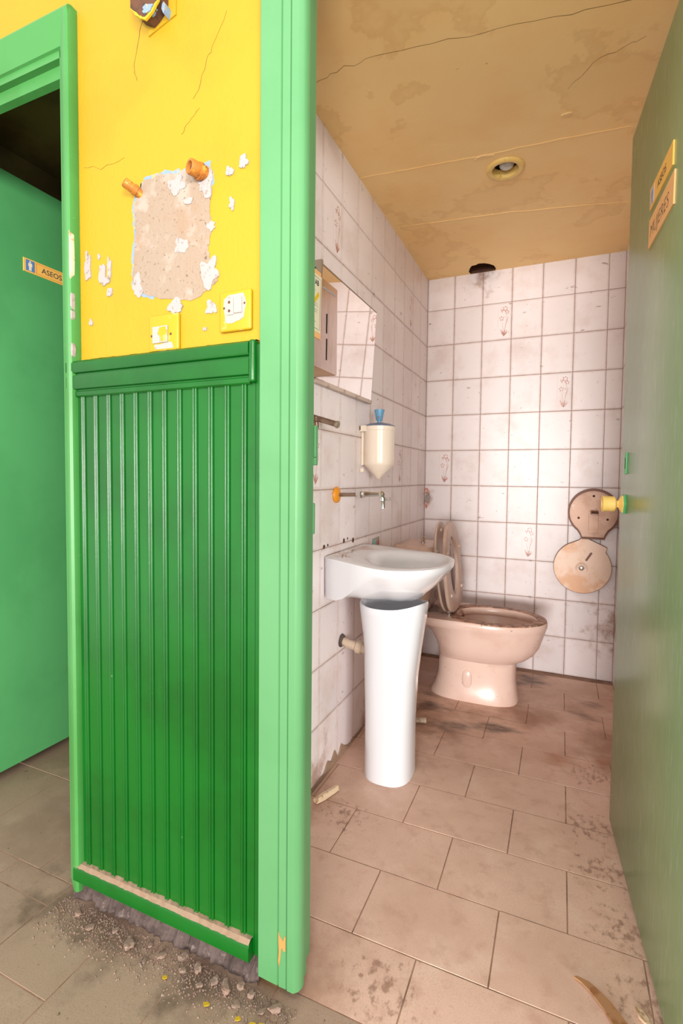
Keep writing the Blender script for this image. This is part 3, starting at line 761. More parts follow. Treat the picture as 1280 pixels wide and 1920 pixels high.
def on_door(t0, z0):
    # reading direction runs from the free edge towards the hinge
    base = WM[door1]
    return lambda u, v, d: base @ Vector((t0-u, sgn*d, z0+v))
TA = DL-0.262
f1 = on_door(TA, 1.690)
sg = thing('restroom_sign', tuple(f1(0.08, 0, 0)), label='gold ASEOS sign with faded pictogram above the MUJERES card', cat='sign')
mk('plate', *prism([(0, 0), (0.190, 0), (0.190, 0.050), (0, 0.050)], f1, 0.0, 0.003), 'sign', sg)
pc = mk('pictogram', *prism([(0.006, 0.006), (0.040, 0.006), (0.040, 0.045), (0.006, 0.045)], f1, 0.003, 0.0034), 'print_line', sg)
mk('figure', *man(f1, 0.023, 0.0255, 0.034, 0.0034, 0.0038), 'sign_face', pc)
text_mesh('ASEOS', 0.024, lambda u, v, d: f1(0.070+u*1.05, 0.016+v, d), 0.0034, 'lettering', 'ink', sg)
f2 = on_door(TA+0.002, 1.600)
sc_ = thing('name_card', tuple(f2(0.1, 0, 0)), label='peach card with handwritten MUJERES stuck on green door', cat='card')
mk('card', *prism([(0, 0), (0.208, 0.004), (0.210, 0.072), (0.002, 0.066)], f2, 0.0, 0.003), 'sign_card', sc_)
text_mesh('MUJERES', 0.042, lambda u, v, d: f2(0.014+u*1.0, 0.019+v, d), 0.0034, 'lettering', 'ink', sc_, shear=0.15, bold=-0.0008)

# ------------------------------------------------------------------ wash basin
CB = (0.215, -1.19)
def rim_pt(a, sc=1.0):
    """plan outline of the basin: straight against the wall, round in front"""
    ca, sa = math.cos(a), math.sin(a)
    ax = 0.2145 if ca < 0 else 0.188
    n = 14.0 if ca < 0 else 2.15
    r = (abs(ca/ax)**n+abs(sa/0.226)**n)**(-1/n)
    x, y = CB[0]+ca*r*sc, CB[1]+sa*r*sc
    if ca < 0:   # narrower where it meets the wall
        k = 1-0.17*min(1, max(0, (CB[0]-x)/0.215))**1.3
        y = CB[1]+(y-CB[1])*k
    return x, y
def sm(t): t = min(1, max(0, t)); return t*t*(3-2*t)
NA, NR = 72, 14
rings = []
def z_top(x, y, r):
    deck = 0.776-0.018*sm(x/0.25)
    bx, by = (x-0.245)/0.150, (y-CB[1])/0.185
    q = math.sqrt(bx*bx+by*by)
    z = deck-0.125*(1-sm((q-0.25)/0.75)) if q < 1 else deck
    return z-0.004*sm((r-0.95)/0.05)
def z_low(x, y, r):
    edge = 0.634+0.106*sm((x-0.055)/0.16)
    bottom = 0.611+0.030*math.exp(-((x-0.075)/0.04)**2)
    z = bottom+(edge-bottom)*r**(3.4-1.3*sm((x-0.06)/0.14))
    if x < 0.03: z = z+(0.634-z)*(1-x/0.03)
    return z
for i in range(1, NR+1):       # top, from the middle out
    r = i/NR
    rings.append([(*rim_pt(2*math.pi*k/NA, r), 0) for k in range(NA)])
    rings[-1] = [(x, y, z_top(x, y, r)) for x, y, _ in rings[-1]]
for i in range(NR, 0, -1):     # underneath, back in
    r = i/NR
    ring = [rim_pt(2*math.pi*k/NA, r*0.992) for k in range(NA)]
    rings.append([(x, y, min(z_low(x, y, r), z_top(x, y, r)-0.012)) for x, y in ring])
V, F_ = loft(rings)
V = [(max(x, 0.001), y, z) for x, y, z in V]
basin = thing('washbasin', (0.2, -1.19, 0.612), label='white ceramic washbasin mounted on the tiled wall above a pedestal', cat='sink')
mk('bowl', V, F_, 'basin', basin, smooth=60)
mk('drain', *lathe((0.245, -1.19, 0.6445), (0, 0, 1), [(0, 0.024), (0.0075, 0.024), (0.0085, 0.020), (0.006, 0.012), (0.004, 0.004)], 20), 'chrome', basin, smooth=True)
mk('overflow', *lathe((0.105, -1.19, 0.742), (1, 0, 0.5), [(0, 0.012), (0.008, 0.012), (0.009, 0.009), (0.006, 0.006)], 16), 'black', basin, smooth=True)

# pedestal
rings = []
PN = 48
def ped_ring(cx, cy, a, b, z, sag=0.0):
    out = []
    for k in range(PN):
        t = 2*math.pi*k/PN
        ct, st = math.cos(t), math.sin(t)
        r = (abs(ct/a)**2.6+abs(st/b)**2.6)**(-1/2.6)
        x, y = ct*r, st*r
        out.append((cx+x, cy+y, z+sag*(abs(x-y*0.3)/a)**2.5))
    return out
prof = [(0.0, 0.200, 0.084, 0.100), (0.012, 0.200, 0.085, 0.101), (0.05, 0.199, 0.084, 0.098), (0.2, 0.198, 0.085, 0.094), (0.35, 0.198, 0.091, 0.094), (0.45, 0.202, 0.098, 0.096), (0.53, 0.202, 0.108, 0.100), (0.57, 0.202, 0.114, 0.104)]
for z, cx, a, b in prof: rings.append(ped_ring(cx, -1.215, a, b, z))
rings.append(ped_ring(0.202, -1.215, 0.117, 0.107, 0.596, 0.016))
rings.append(ped_ring(0.202, -1.215, 0.114, 0.104, 0.602, 0.016))
rings.append(ped_ring(0.202, -1.215, 0.106, 0.096, 0.598, 0.014))
rings.append(ped_ring(0.202, -1.215, 0.098, 0.090, 0.53))
V, F_ = loft(rings)
V = [(x+0.004*(z/0.6), y, z) for x, y, z in V]
ped = mk('basin_pedestal', V, F_, 'white_ceramic', smooth=50, origin=(0.21, -1.215, 0))
tag(ped, 'white ceramic pedestal column standing under the washbasin', 'pedestal')

# waste pipe
wpipe = thing('waste_pipe', (0.0, -1.215, 0.43), label='dirty cream plastic waste pipe between tiled wall and pedestal', cat='pipe')
mk('pipe', *tube([(0.0, -1.205, 0.437), (0.05, -1.207, 0.427), (0.105, -1.21, 0.418)], 0.0165, 18), 'pvc', wpipe, smooth=True)
mk('nut', *lathe((0.062, -1.2075, 0.4245), (1, -0.03, -0.18), [(0, 0.020), (0.002, 0.0225), (0.016, 0.0225), (0.018, 0.0205), (0.022, 0.0205), (0.023, 0.018)], 12), 'pvc', wpipe, smooth=30)
mk('wall_collar', *lathe((0.0005, -1.205, 0.437), (1, 0, -0.15), [(0, 0.026), (0.004, 0.024), (0.010, 0.019)], 14), 'plinth', wpipe)

# ------------------------------------------------------------------ tap
TY, TZ = -1.267, 0.980
tap = thing('wall_tap', (0.0, TY, TZ), label='chrome wall tap on a long pipe with orange rose above the basin', cat='tap')
mk('rose', *lathe((0.0005, TY, TZ), (1, 0, 0), [(0, 0.028), (0.004, 0.029), (0.009, 0.026), (0.013, 0.018), (0.015, 0.010)], 28), 'orange', tap, smooth=True)
mk('supply_pipe', *tube([(0.008, TY, TZ), (0.085, TY, TZ+0.003)], 0.0068, 14), 'old_brass', tap, smooth=True)
mk('coupling', *lathe((0.078, TY, TZ+0.003), (1, 0, 0.02), [(0, 0.008), (0.002, 0.0095), (0.008, 0.0095), (0.009, 0.0115), (0.013, 0.0125), (0.022, 0.0125), (0.026, 0.0105), (0.030, 0.009)], 8), 'chrome', tap, smooth=25)
mk('body', *lathe((0.106, TY, TZ+0.0045), (1, 0, 0.02), [(0, 0.0105), (0.004, 0.011), (0.010, 0.0098), (0.030, 0.0082), (0.056, 0.0072), (0.064, 0.007)], 18), 'chrome', tap, smooth=True)
bp_ = (0.172, TY, TZ+0.006)
head = mk('spout', *lathe((bp_[0], bp_[1], bp_[2]+0.0115), (0.09, 0, -1), [(0, 0.001), (0.002, 0.006), (0.006, 0.0102), (0.0115, 0.0118), (0.018, 0.0095), (0.021, 0.0088), (0.023, 0.0115), (0.034, 0.0120), (0.036, 0.0105), (0.038, 0.0098), (0.058, 0.0078), (0.060, 0.0078), (0.060, 0.006), (0.052, 0.005)], 20), 'chrome', tap, smooth=35)
mk('lever', *tube([(bp_[0]+0.008, TY, TZ-0.0125), (bp_[0]+0.020, TY, TZ-0.011), (bp_[0]+0.030, TY, TZ-0.0085), (bp_[0]+0.033, TY, TZ-0.008)], [0.0035, 0.0035, 0.0052, 0.003], 12), 'chrome', head, smooth=True)

# ------------------------------------------------------------------ soap dispenser
SX, SY = 0.066, -1.0
soap = thing('soap_dispenser', (SX, SY, 1.04), label='cream cylindrical soap dispenser with blue-grey lid on left tiled wall', cat='soap dispenser')
mk('container', *lathe((SX, SY, 1.036), (0, 0, 1), [(0, 0.004), (0.004, 0.010), (0.010, 0.014), (0.054, 0.0575), (0.060, 0.0595), (0.066, 0.060), (0.19, 0.061), (0.192, 0.0625), (0.206, 0.0635), (0.208, 0.060)], 40), 'soap_body', soap, smooth=30)
lid = mk('lid', *lathe((SX, SY, 1.243), (0, 0, 1), [(0, 0.0615), (0.002, 0.0625), (0.004, 0.060), (0.011, 0.042), (0.015, 0.020), (0.0165, 0.008)], 36), 'soap_lid', soap, smooth=True)
mk('plunger', *lathe((SX, SY, 1.257), (0, 0, 1), [(0, 0.008), (0.010, 0.008), (0.0105, 0.0125), (0.014, 0.0135), (0.034, 0.0165), (0.050, 0.0205), (0.053, 0.0205), (0.0535, 0.0185), (0.046, 0.016)], 24), 'soap_knob', lid, smooth=30)
mk('plunger_notch', *lathe((SX+0.004, SY-0.016, 1.277), (0.25, -1, 0.15), [(0, 0.006), (0.0035, 0.006), (0.004, 0.003)], 14), 'soap_lid', lid)
bk = mk('wall_bracket', *merge(bevel_box((0.0005, SY-0.030, 1.09), (0.012, SY+0.030, 1.245), 0.003), bevel_box((0.0005, SY-0.052, 1.222), (0.050, SY-0.040, 1.246), 0.003), bevel_box((0.0005, SY-0.052, 1.224), (0.010, SY-0.02, 1.246), 0.003)), 'soap_body', soap)
mk('bracket_foot', *bevel_box((0.0005, SY-0.040, 1.062), (0.016, SY-0.026, 1.080), 0.003), 'soap_body', soap)

# ------------------------------------------------------------------ mirror
MY0, MY1 = -1.462, -0.962
mz0, mz1, mx0, mx1 = 1.345, 1.702, 0.006, 0.026
fm = lambda u, v, d: (mx0+(mx1-mx0)*v/(mz1-mz0)+d, MY0+u, mz0+v)
mir = thing('wall_mirror', (0.0, -1.21, mz0), label='rectangular frameless mirror tilted forward on left tiled wall', cat='mirror')
W_, H_ = MY1-MY0, mz1-mz0
mk('backing', *prism([(0, 0), (W_, 0), (W_, H_), (0, H_)], fm, 0.0, 0.006), 'mirror_frame', mir)
mk('glass', *prism([(0.001, 0.001), (W_-0.001, 0.001), (W_-0.001, H_-0.001), (0.001, H_-0.001)], fm, 0.0062, 0.0092), 'mirror', mir)
mk('bottom_channel', *prism([(-0.002, -0.004), (W_+0.002, -0.004), (W_+0.002, 0.009), (-0.002, 0.009)], fm, -0.003, 0.013), 'mirror_frame', mir)
mk('bracket', *merge(prism([(-0.012, H_-0.045), (0.0, H_-0.045), (0.0, H_+0.012), (-0.012, H_+0.012)], fm, -0.025, 0.012), prism([(0, H_+0.0005), (W_, H_+0.0005), (W_, H_+0.0035), (0, H_+0.0035)], fm, -0.004, 0.010)), 'bracket', mir)
mk('bracket_screw', *lathe(fm(-0.0125, H_-0.012, -0.008), (0, -1, 0), [(0, 0.003), (0.001, 0.0025)], 8), 'black', mir)

# ------------------------------------------------------------------ paper towel dispenser
tdz0, tdz1, tdx, tdy0, tdy1 = 1.350, 1.606, 0.100, -1.76, -1.488
td = thing('paper_towel_dispenser', (0.0, -1.62, tdz0), label='steel paper towel dispenser with notice on its front beside mirror', cat='dispenser')
mk('case', *bevel_box((0.0005, tdy0, tdz0), (tdx-0.0015, tdy1, tdz1), 0.004, 3), 'steel_side', td, smooth=40)
mk('front_cover', *bevel_box((tdx-0.0018, tdy0+0.001, tdz0+0.001), (tdx, tdy1-0.001, tdz1-0.001), 0.0006, 1), 'steel', td)
ft = lambda u, v, d: (tdx+d, u, v)
for z0, z1 in ((1.457, 1.514), (1.381, 1.443)):
    mk('level_slot', *prism([(-1.567, z0+0.002), (-1.5655, z0), (-1.5605, z0), (-1.559, z0+0.002), (-1.5575, z1-0.002), (-1.559, z1), (-1.564, z1), (-1.566, z1-0.002)], ft, -0.001, 0.0004), 'black', td)
mk('maker_strip', *prism([(-1.588, 1.578), (-1.502, 1.580), (-1.502, 1.585), (-1.588, 1.583)], ft, 0, 0.0006), 'ink_grey', td)
nb = mk('notice_board', *prism([(-1.715, 1.428), (-1.606, 1.428), (-1.604, 1.612), (-1.713, 1.612)], ft, 0.0, 0.0014), 'sign_card', td)
no = mk('notice', *prism([(-1.712, 1.444), (-1.609, 1.444), (-1.602, 1.600), (-1.706, 1.600)], ft, 0.0014, 0.0022), 'paper', td)
lines = [strip([(-1.706, 1.452), (-1.66, 1.452), (-1.6145, 1.452)], 0.0016, ft, 0.0022, 0.0025), strip([(-1.6145, 1.452), (-1.611, 1.52), (-1.608, 1.592)], 0.0016, ft, 0.0022, 0.0025), strip([(-1.70, 1.592), (-1.65, 1.592), (-1.608, 1.592)], 0.0016, ft, 0.0022, 0.0025)]
mk('notice_border', *merge(*lines), 'ink', no)
lines = []
for k, (z, a, b) in enumerate(((1.554, -1.69, -1.64), (1.547, -1.69, -1.645), (1.520, -1.69, -1.625), (1.514, -1.69, -1.622), (1.503, -1.69, -1.625), (1.497, -1.69, -1.63), (1.480, -1.69, -1.65), (1.470, -1.69, -1.635))):
    lines.append(strip([(a, z), ((a+b)/2, z), (b, z)], 0.003, ft, 0.0022, 0.0025))
mk('notice_lines', *merge(*lines), 'ink_grey', no)
mk('notice_stripe', *prism([(-1.672, 1.505), (-1.664, 1.500), (-1.617, 1.545), (-1.622, 1.556)], ft, 0.0022, 0.0027), 'tape', no)
text_mesh('AB', 0.020, lambda u, v, d: ft(-1.643+u*0.95, 1.571+v, d), 0.0026, 'logo', 'ink', no, bold=0.0006)
mk('logo_tick', *prism([(-1.654, 1.585), (-1.651, 1.576), (-1.647, 1.587), (-1.650, 1.582)], ft, 0.0022, 0.0026), 'ink', no)

# ------------------------------------------------------------------ capped pipe stub next to the frame
pst = thing('pipe_stub', (0.0, -1.46, 1.22), label='corroded grey pipe stub with tee under the paper towel dispenser', cat='pipe')
mk('pipe', *tube([(0.0, -1.462, 1.234), (0.05, -1.469, 1.219), (0.098, -1.477, 1.2045)], 0.0092, 16), 'old_brass', pst, smooth=True)
mk('end_cap', *lathe((0.094, -1.4765, 1.2055), (0.098, -0.015, -0.030), [(0, 0.0105), (0.003, 0.0115), (0.007, 0.0115), (0.009, 0.009), (0.010, 0.004)], 16), 'bracket', pst, smooth=True)
mk('tee', *lathe((0.018, -1.4645, 1.231), (0.1, 0, -1), [(0, 0.012), (0.012, 0.012), (0.016, 0.008), (0.034, 0.0075), (0.036, 0.004)], 14), 'old_brass', pst, smooth=True)

# ------------------------------------------------------------------ sticker and drill holes on the left wall
st_ = thing('tile_sticker', (0.0002, -0.84, 0.72), label='small teal and red sticker on tile behind the washbasin', cat='sticker')
flw = lambda u, v, d: (d, u, v)
M['teal'] = mat('teal_print', lin(150, 196, 192), 0.5)
M['redprint'] = mat('red_print', lin(196, 96, 86), 0.5)
mk('backing', *prism([(-0.887, 0.722), (-0.795, 0.724), (-0.793, 0.782), (-0.885, 0.780)], flw, 0.0004, 0.001), 'plate_white', st_)
mk('teal_print', *prism([(-0.882, 0.745), (-0.84, 0.74), (-0.835, 0.774), (-0.88, 0.776)], flw, 0.001, 0.0013), 'teal', st_)
mk('red_print', *prism([(-0.825, 0.728), (-0.803, 0.73), (-0.80, 0.772), (-0.815, 0.765)], flw, 0.001, 0.0013), 'redprint', st_)
for (y, z, r) in ((-1.36, 0.806, 0.008), (-1.33, 0.808, 0.005), (-1.19, 0.806, 0.009), (-1.155, 0.812, 0.005), (-1.10, 0.80, 0.010)):
    mk('drill_hole', *prism(ragged(y, z, r, r, 9), flw, -0.001, 0.0011), 'rust_dark', wall_left)

# ------------------------------------------------------------------ toilet (its back against the left wall, bowl towards the right)
TCY = -0.432
toilet = thing('toilet', (0.36, TCY, 0.0), label='dirty pink ceramic toilet with raised seat and cistern', cat='toilet')
def t_ring(xb, xf, hw, z, nb=3.0, nf=2.0, xc=None, n=56, tilt=0.0):
    xc = (xb+xf)/2 if xc is None else xc
    out = []
    for k in range(n):
        t = 2*math.pi*k/n
        ct, st = math.cos(t), math.sin(t)
        e = nf if ct > 0 else nb
        a = (xf-xc) if ct > 0 else (xc-xb)
        r = (abs(ct/a)**e+abs(st/hw)**e)**(-1/e)
        out.append((xc+ct*r, TCY+st*r, z+tilt*(ct*r)))
    return out
rings = [t_ring(0.165, 0.575, 0.118, 0.0, 3, 3, 0.37), t_ring(0.165, 0.577, 0.119, 0.012, 3, 3, 0.37), t_ring(0.185, 0.568, 0.108, 0.045, 3, 3, 0.37), t_ring(0.200, 0.562, 0.100, 0.10, 3, 2.8, 0.37),
         t_ring(0.203, 0.562, 0.100, 0.165, 3, 2.8, 0.37), t_ring(0.203, 0.564, 0.100, 0.186, 3, 2.6, 0.38), t_ring(0.203, 0.578, 0.106, 0.190, 3, 2.3, 0.38), t_ring(0.202, 0.606, 0.126, 0.204, 2.8, 2.1, 0.40), t_ring(0.200, 0.636, 0.146, 0.228, 2.8, 2.05, 0.41), t_ring(0.190, 0.660, 0.160, 0.262, 2.8, 2.0, 0.42),
         t_ring(0.165, 0.674, 0.168, 0.305, 2.8, 2.0, 0.43), t_ring(0.125, 0.684, 0.176, 0.338, 3, 2.0, 0.43), t_ring(0.085, 0.688, 0.180, 0.352, 4, 2.0, 0.43), t_ring(0.075, 0.692, 0.183, 0.360, 5, 2.0, 0.43),
         t_ring(0.072, 0.693, 0.184, 0.384, 5, 2.0, 0.43), t_ring(0.076, 0.689, 0.180, 0.391, 5, 2.0, 0.43)]
# inner edge of the rim and the hollow of the bowl
inner = [t_ring(0.285, 0.648, 0.137, 0.391, 2.2, 2.0, 0.46), t_ring(0.290, 0.643, 0.132, 0.384, 2.2, 2.0, 0.46), t_ring(0.292, 0.640, 0.130, 0.362, 2.2, 2.0, 0.46), t_ring(0.280, 0.650, 0.138, 0.352, 2.2, 2.0, 0.46), t_ring(0.30, 0.63, 0.125, 0.30, 2.2, 2, 0.46), t_ring(0.36, 0.58, 0.09, 0.235, 2, 2, 0.46), t_ring(0.41, 0.53, 0.05, 0.205, 2, 2, 0.46), t_ring(0.44, 0.48, 0.016, 0.200, 2, 2, 0.46)]
V, F_ = loft(rings+inner)
pan = mk('pan', V, F_, 'pink', toilet, smooth=50)
V, F_ = loft([t_ring(0.255, 0.6905, 0.1815, 0.3885, 3, 2.0, 0.44), t_ring(0.258, 0.688, 0.178, 0.3935, 3, 2.0, 0.44), t_ring(0.283, 0.650, 0.139, 0.3935, 2.2, 2.0, 0.46), t_ring(0.286, 0.647, 0.136, 0.3885, 2.2, 2.0, 0.46)], False, False)
mk('rim_grime', V, F_, 'pink_rim', toilet, smooth=True)
cap = []
for zz_, k_ in ((0.0, 1.0), (0.004, 0.96), (0.008, 0.75), (0.0095, 0.3)):
    cap.append([(0.352+0.024*k_*math.copysign(abs(math.cos(t*math.pi/12))**0.7, math.cos(t*math.pi/12)), TCY-0.0985-zz_, 0.098+0.046*k_*math.copysign(abs(math.sin(t*math.pi/12))**0.8, math.sin(t*math.pi/12))) for t in range(24)])
V, F_ = loft(cap)
mk('fixing_cap', V, F_, 'pink', toilet, smooth=True)
# cistern
def t_box_ring(x0, x1, y0, y1, z, r, n=6):
    pts = []
    for (cx, cy, a0) in ((x1-r, y1-r, 0), (x0+0.01, y1-0.01, 90), (x0+0.01, y0+0.01, 180), (x1-r, y0+r, 270)):
        rr = r if a0 in (0, 270) else 0.01
        for k in range(n+1):
            a = math.radians(a0+90*k/n)
            pts.append((cx+rr*math.cos(a), cy+rr*math.sin(a), z))
    return pts
cy0, cy1 = TCY-0.165, TCY+0.165
tk = mk('cistern', *loft([t_box_ring(0.03, 0.150, cy0+0.05, cy1-0.05, 0.3915, 0.05), t_box_ring(0.012, 0.165, cy0+0.03, cy1-0.03, 0.42, 0.055), t_box_ring(0.006, 0.178, cy0+0.008, cy1-0.008, 0.52, 0.06), t_box_ring(0.004, 0.183, cy0, cy1, 0.66, 0.06), t_box_ring(0.004, 0.183, cy0, cy1, 0.672, 0.06)]), 'pink', toilet, smooth=45)
ld = mk('cistern_lid', *loft([t_box_ring(0.002, 0.190, cy0-0.008, cy1+0.008, 0.6725, 0.065), t_box_ring(0.001, 0.193, cy0-0.011, cy1+0.011, 0.680, 0.066), t_box_ring(0.001, 0.192, cy0-0.010, cy1+0.010, 0.692, 0.066), t_box_ring(0.002, 0.176, cy0+0.012, cy1-0.012, 0.712, 0.06), t_box_ring(0.003, 0.150, cy0+0.04, cy1-0.04, 0.718, 0.05)]), 'pink', toilet, smooth=50)
mk('flush_knob', *lathe((0.105, TCY+0.0, 0.717), (0, 0, 1), [(0, 0.016), (0.003, 0.016), (0.0035, 0.009), (0.012, 0.010), (0.028, 0.0155), (0.030, 0.014), (0.0305, 0.004)], 20), 'chrome', ld, smooth=35)
# raised seat and lid: outlines in their own plane (s = across, t = up from the hinge)
HX, HZ = 0.268, 0.402
def plane_map(lean, hx, hz):
    ca, sa = math.cos(lean), math.sin(lean)
    # thickness d towards +x
    return lambda u, v, d: (hx-v*sa+d*ca, TCY+u, hz+v*ca+d*sa)
def seat_outline(hw, Ltot, n=48, inset=0.0):
    out = []
    tc, h = 0.20, Ltot
    for k in range(n):
        a = 2*math.pi*k/n
        ca, sa = math.cos(a), math.sin(a)
        if sa >= 0:
            e, bb = 2.0, (h-tc)
        else:
            e, bb = 3.2, tc
        r = (abs(ca/hw)**e+abs(sa/bb)**e)**(-1/e)
        out.append((ca*r*(1-inset), tc+sa*r*(1-inset)))
    return out
pm = plane_map(math.radians(5.5), HX, HZ)
o1 = seat_outline(0.182, 0.425)
hole = [(0.098*math.cos(2*math.pi*k/48), 0.215+0.140*math.sin(2*math.pi*k/48)) for k in range(48)]
def annulus(outer, inner_, mp, d0, d1, rnd=0.004):
    def shr(pl, k): 
        cu = sum(p[0] for p in pl)/len(pl); cv = sum(p[1] for p in pl)/len(pl)
        return [(cu+(u-cu)*k, cv+(v-cv)*k) for u, v in pl]
    R_ = [[mp(u, v, d0) for u, v in outer], [mp(u, v, d0+rnd) for u, v in shr(outer, 1.012)], [mp(u, v, d1-rnd) for u, v in shr(outer, 1.012)], [mp(u, v, d1) for u, v in shr(outer, 0.985)],
          [mp(u, v, d1) for u, v in shr(inner_, 1.05)], [mp(u, v, d1-rnd) for u, v in inner_], [mp(u, v, d0) for u, v in inner_]]
    V, F_ = loft(R_, False, False)
    n = len(outer)
    b = 6*n
    for j in range(n):
        k = (j+1) % n
        F_.append((b+j, b+k, k, j))
    return V, F_
seat = mk('seat', *annulus(o1, hole, pm, 0.0, 0.017), 'seat', toilet, smooth=40)
for (u, v) in ((-0.140, 0.29), (0.140, 0.29), (-0.125, 0.09), (0.125, 0.09)):
    mk('buffer', *lathe(pm(u, v, 0.016), (math.cos(0.096), 0, math.sin(0.096)), [(0, 0.009), (0.006, 0.009), (0.009, 0.006), (0.010, 0.002)], 12), 'seat_bump', seat, smooth=True)
pm2 = plane_map(math.radians(8.0), HX-0.014, HZ)
o2 = seat_outline(0.184, 0.43)
def plate_rounded(pl, mp, d0, d1):
    def shr(k):
        cu = sum(p[0] for p in pl)/len(pl); cv = sum(p[1] for p in pl)/len(pl)
        return [(cu+(u-cu)*k, cv+(v-cv)*k) for u, v in pl]
    return loft([[mp(u, v, d0) for u, v in shr(0.97)], [mp(u, v, d0+0.004) for u, v in shr(1.0)], [mp(u, v, d1) for u, v in shr(1.0)]])
lidp = mk('seat_lid', *plate_rounded(o2, pm2, -0.014, -0.001), 'seat', toilet, smooth=40)
for (u, v) in ((-0.150, 0.30), (-0.02, 0.39), (0.150, 0.30)):
    mk('buffer', *lathe(pm2(u, v, -0.001), (1, 0, 0.1), [(0, 0.008), (0.004, 0.008), (0.006, 0.004)], 12), 'seat_bump', lidp, smooth=True)
for dy in (-0.075, 0.075):
    mk('hinge', *merge(lathe((HX-0.010, TCY+dy, 0.3925), (0, 0, 1), [(0, 0.014), (0.004, 0.014), (0.006, 0.008), (0.016, 0.007)], 14), tube([(HX-0.010, TCY+dy-0.012, 0.405), (HX-0.010, TCY+dy+0.012, 0.405)], 0.006, 10)), 'chrome', toilet, smooth=30)
# loose pipe end on the floor behind the pedestal
pn = mk('pipe_offcut', *tube([(0.175, -0.86, 0.014), (0.205, -0.845, 0.016), (0.235, -0.835, 0.016)], [0.010, 0.010, 0.012], 12), 'pvc', smooth=True, origin=(0.2, -0.85, 0.003))
tag(pn, 'short dirty pipe end lying on floor by the pedestal', 'pipe')

# ------------------------------------------------------------------ toilet roll dispenser, hanging open on the back wall
rd = thing('toilet_roll_dispenser', (0.88, 0.0, 0.45), label='round stained toilet roll dispenser hanging open on back tiled wall', cat='dispenser')
fbk = lambda u, v, d: (u, -d, v)
UC = (0.888, 0.872)
def keyhole(cx, cz, r, neck_w, neck_z, n=40):
    """disc with a straight-cut neck at the bottom"""
    pts = []
    for k in range(n+1):
        a = math.radians(-52)+math.radians(284)*k/n
        pts.append((cx+r*math.cos(a), cz+r*math.sin(a)))
    pts += [(cx-neck_w-0.006, neck_z+0.018), (cx-neck_w, neck_z), (cx+neck_w, neck_z), (cx+neck_w+0.006, neck_z+0.018)]
    return pts
po = keyhole(*UC, 0.112, 0.050, UC[1]-0.128)
mk('back_plate', *prism(po, fbk, 0.0005, 0.006), 'disp', rd)
rp = []
cxm, czm = UC
outer = [(cxm+(u-cxm)*1.065, czm+(v-czm)*1.06+(0.006 if v > czm else 0.0)) for u, v in po]
V, F_ = loft([[fbk(u, v, 0.0005) for u, v in outer], [fbk(u, v, 0.042) for u, v in outer], [fbk(u, v, 0.042) for u, v in po], [fbk(u, v, 0.006) for u, v in po]], False, False)
mk('rim', V, F_, 'disp_rim', rd)
mk('roll_holder', *merge(bevel_box((0.868, -0.012, 0.765), (0.912, -0.0062, 0.880), 0.001), bevel_box((0.874, -0.050, 0.862), (0.910, -0.012, 0.884), 0.003)), 'disp', rd)
mk('spindle', *bevel_box((0.876, -0.052, 0.868), (0.908, -0.050, 0.882), 0.001), 'rust_dark', rd)
for (u, v) in ((UC[0], UC[1]+0.085), (UC[0]-0.068, UC[1]-0.030), (UC[0]+0.066, UC[1]-0.034)):
    mk('screw', *lathe((u, -0.006, v), (0, -1, 0), [(0, 0.006), (0.002, 0.005), (0.003, 0.002)], 10), 'rust_dark', rd)
CC = (0.842, 0.590)
cov = []
for k in range(48):
    a = math.radians(118)+math.radians(280)*k/47
    cov.append((CC[0]+0.134*math.cos(a), CC[1]+0.134*math.sin(a)*0.985))
cov = cov + [(CC[0]+0.1125, CC[1]+0.105), (CC[0]+0.012, CC[1]+0.152), (CC[0]-0.006, CC[1]+0.150), (CC[0]-0.016, CC[1]+0.138)]
def tilt(u, v, d):     # the cover hangs a little off the wall at the bottom
    return (u, -(0.030+0.02*(CC[1]+0.15-v)/0.28)-d, v)
cv = mk('cover', *prism(cov, tilt, -0.022, 0.0), 'disp_cover', rd)
edge_o = [(CC[0]+(u-CC[0])*1.014, CC[1]+(v-CC[1])*1.014) for u, v in cov]
V, F_ = loft([[tilt(u, v, -0.023) for u, v in edge_o], [tilt(u, v, 0.0006) for u, v in edge_o], [tilt(u, v, 0.0008) for u, v in cov]], False, False)
mk('cover_edge', V, F_, 'disp_rim', cv)
LK = (CC[0]-0.002, CC[1]-0.005)
mk('lock_ring', *lathe(tilt(LK[0], LK[1], -0.001), (0, -1, 0), [(0, 0.030), (0.0022, 0.030), (0.0022, 0.026), (0.0012, 0.025)], 28, True, True), 'disp_cover', cv, smooth=30)
mk('lock', *lathe(tilt(LK[0], LK[1], 0.0), (0, -1, 0), [(0, 0.013), (0.004, 0.012), (0.006, 0.009), (0.009, 0.0085), (0.010, 0.004)], 20), 'chrome', cv, smooth=30)
su, sv = CC[0]+0.030, CC[1]+0.056
sa_ = math.radians(58)
slot = []
for k in range(16):
    a = 2*math.pi*k/16
    p_ = Vector((0.020*(1 if math.cos(a) > 0 else -1)+0.006*math.cos(a), 0.0055*math.sin(a)))
    slot.append((su+p_.x*math.cos(sa_)-p_.y*math.sin(sa_), sv+p_.x*math.sin(sa_)+p_.y*math.cos(sa_)))
mk('view_slot', *prism(slot, tilt, 0.0002, 0.001), 'disp_rim', cv)

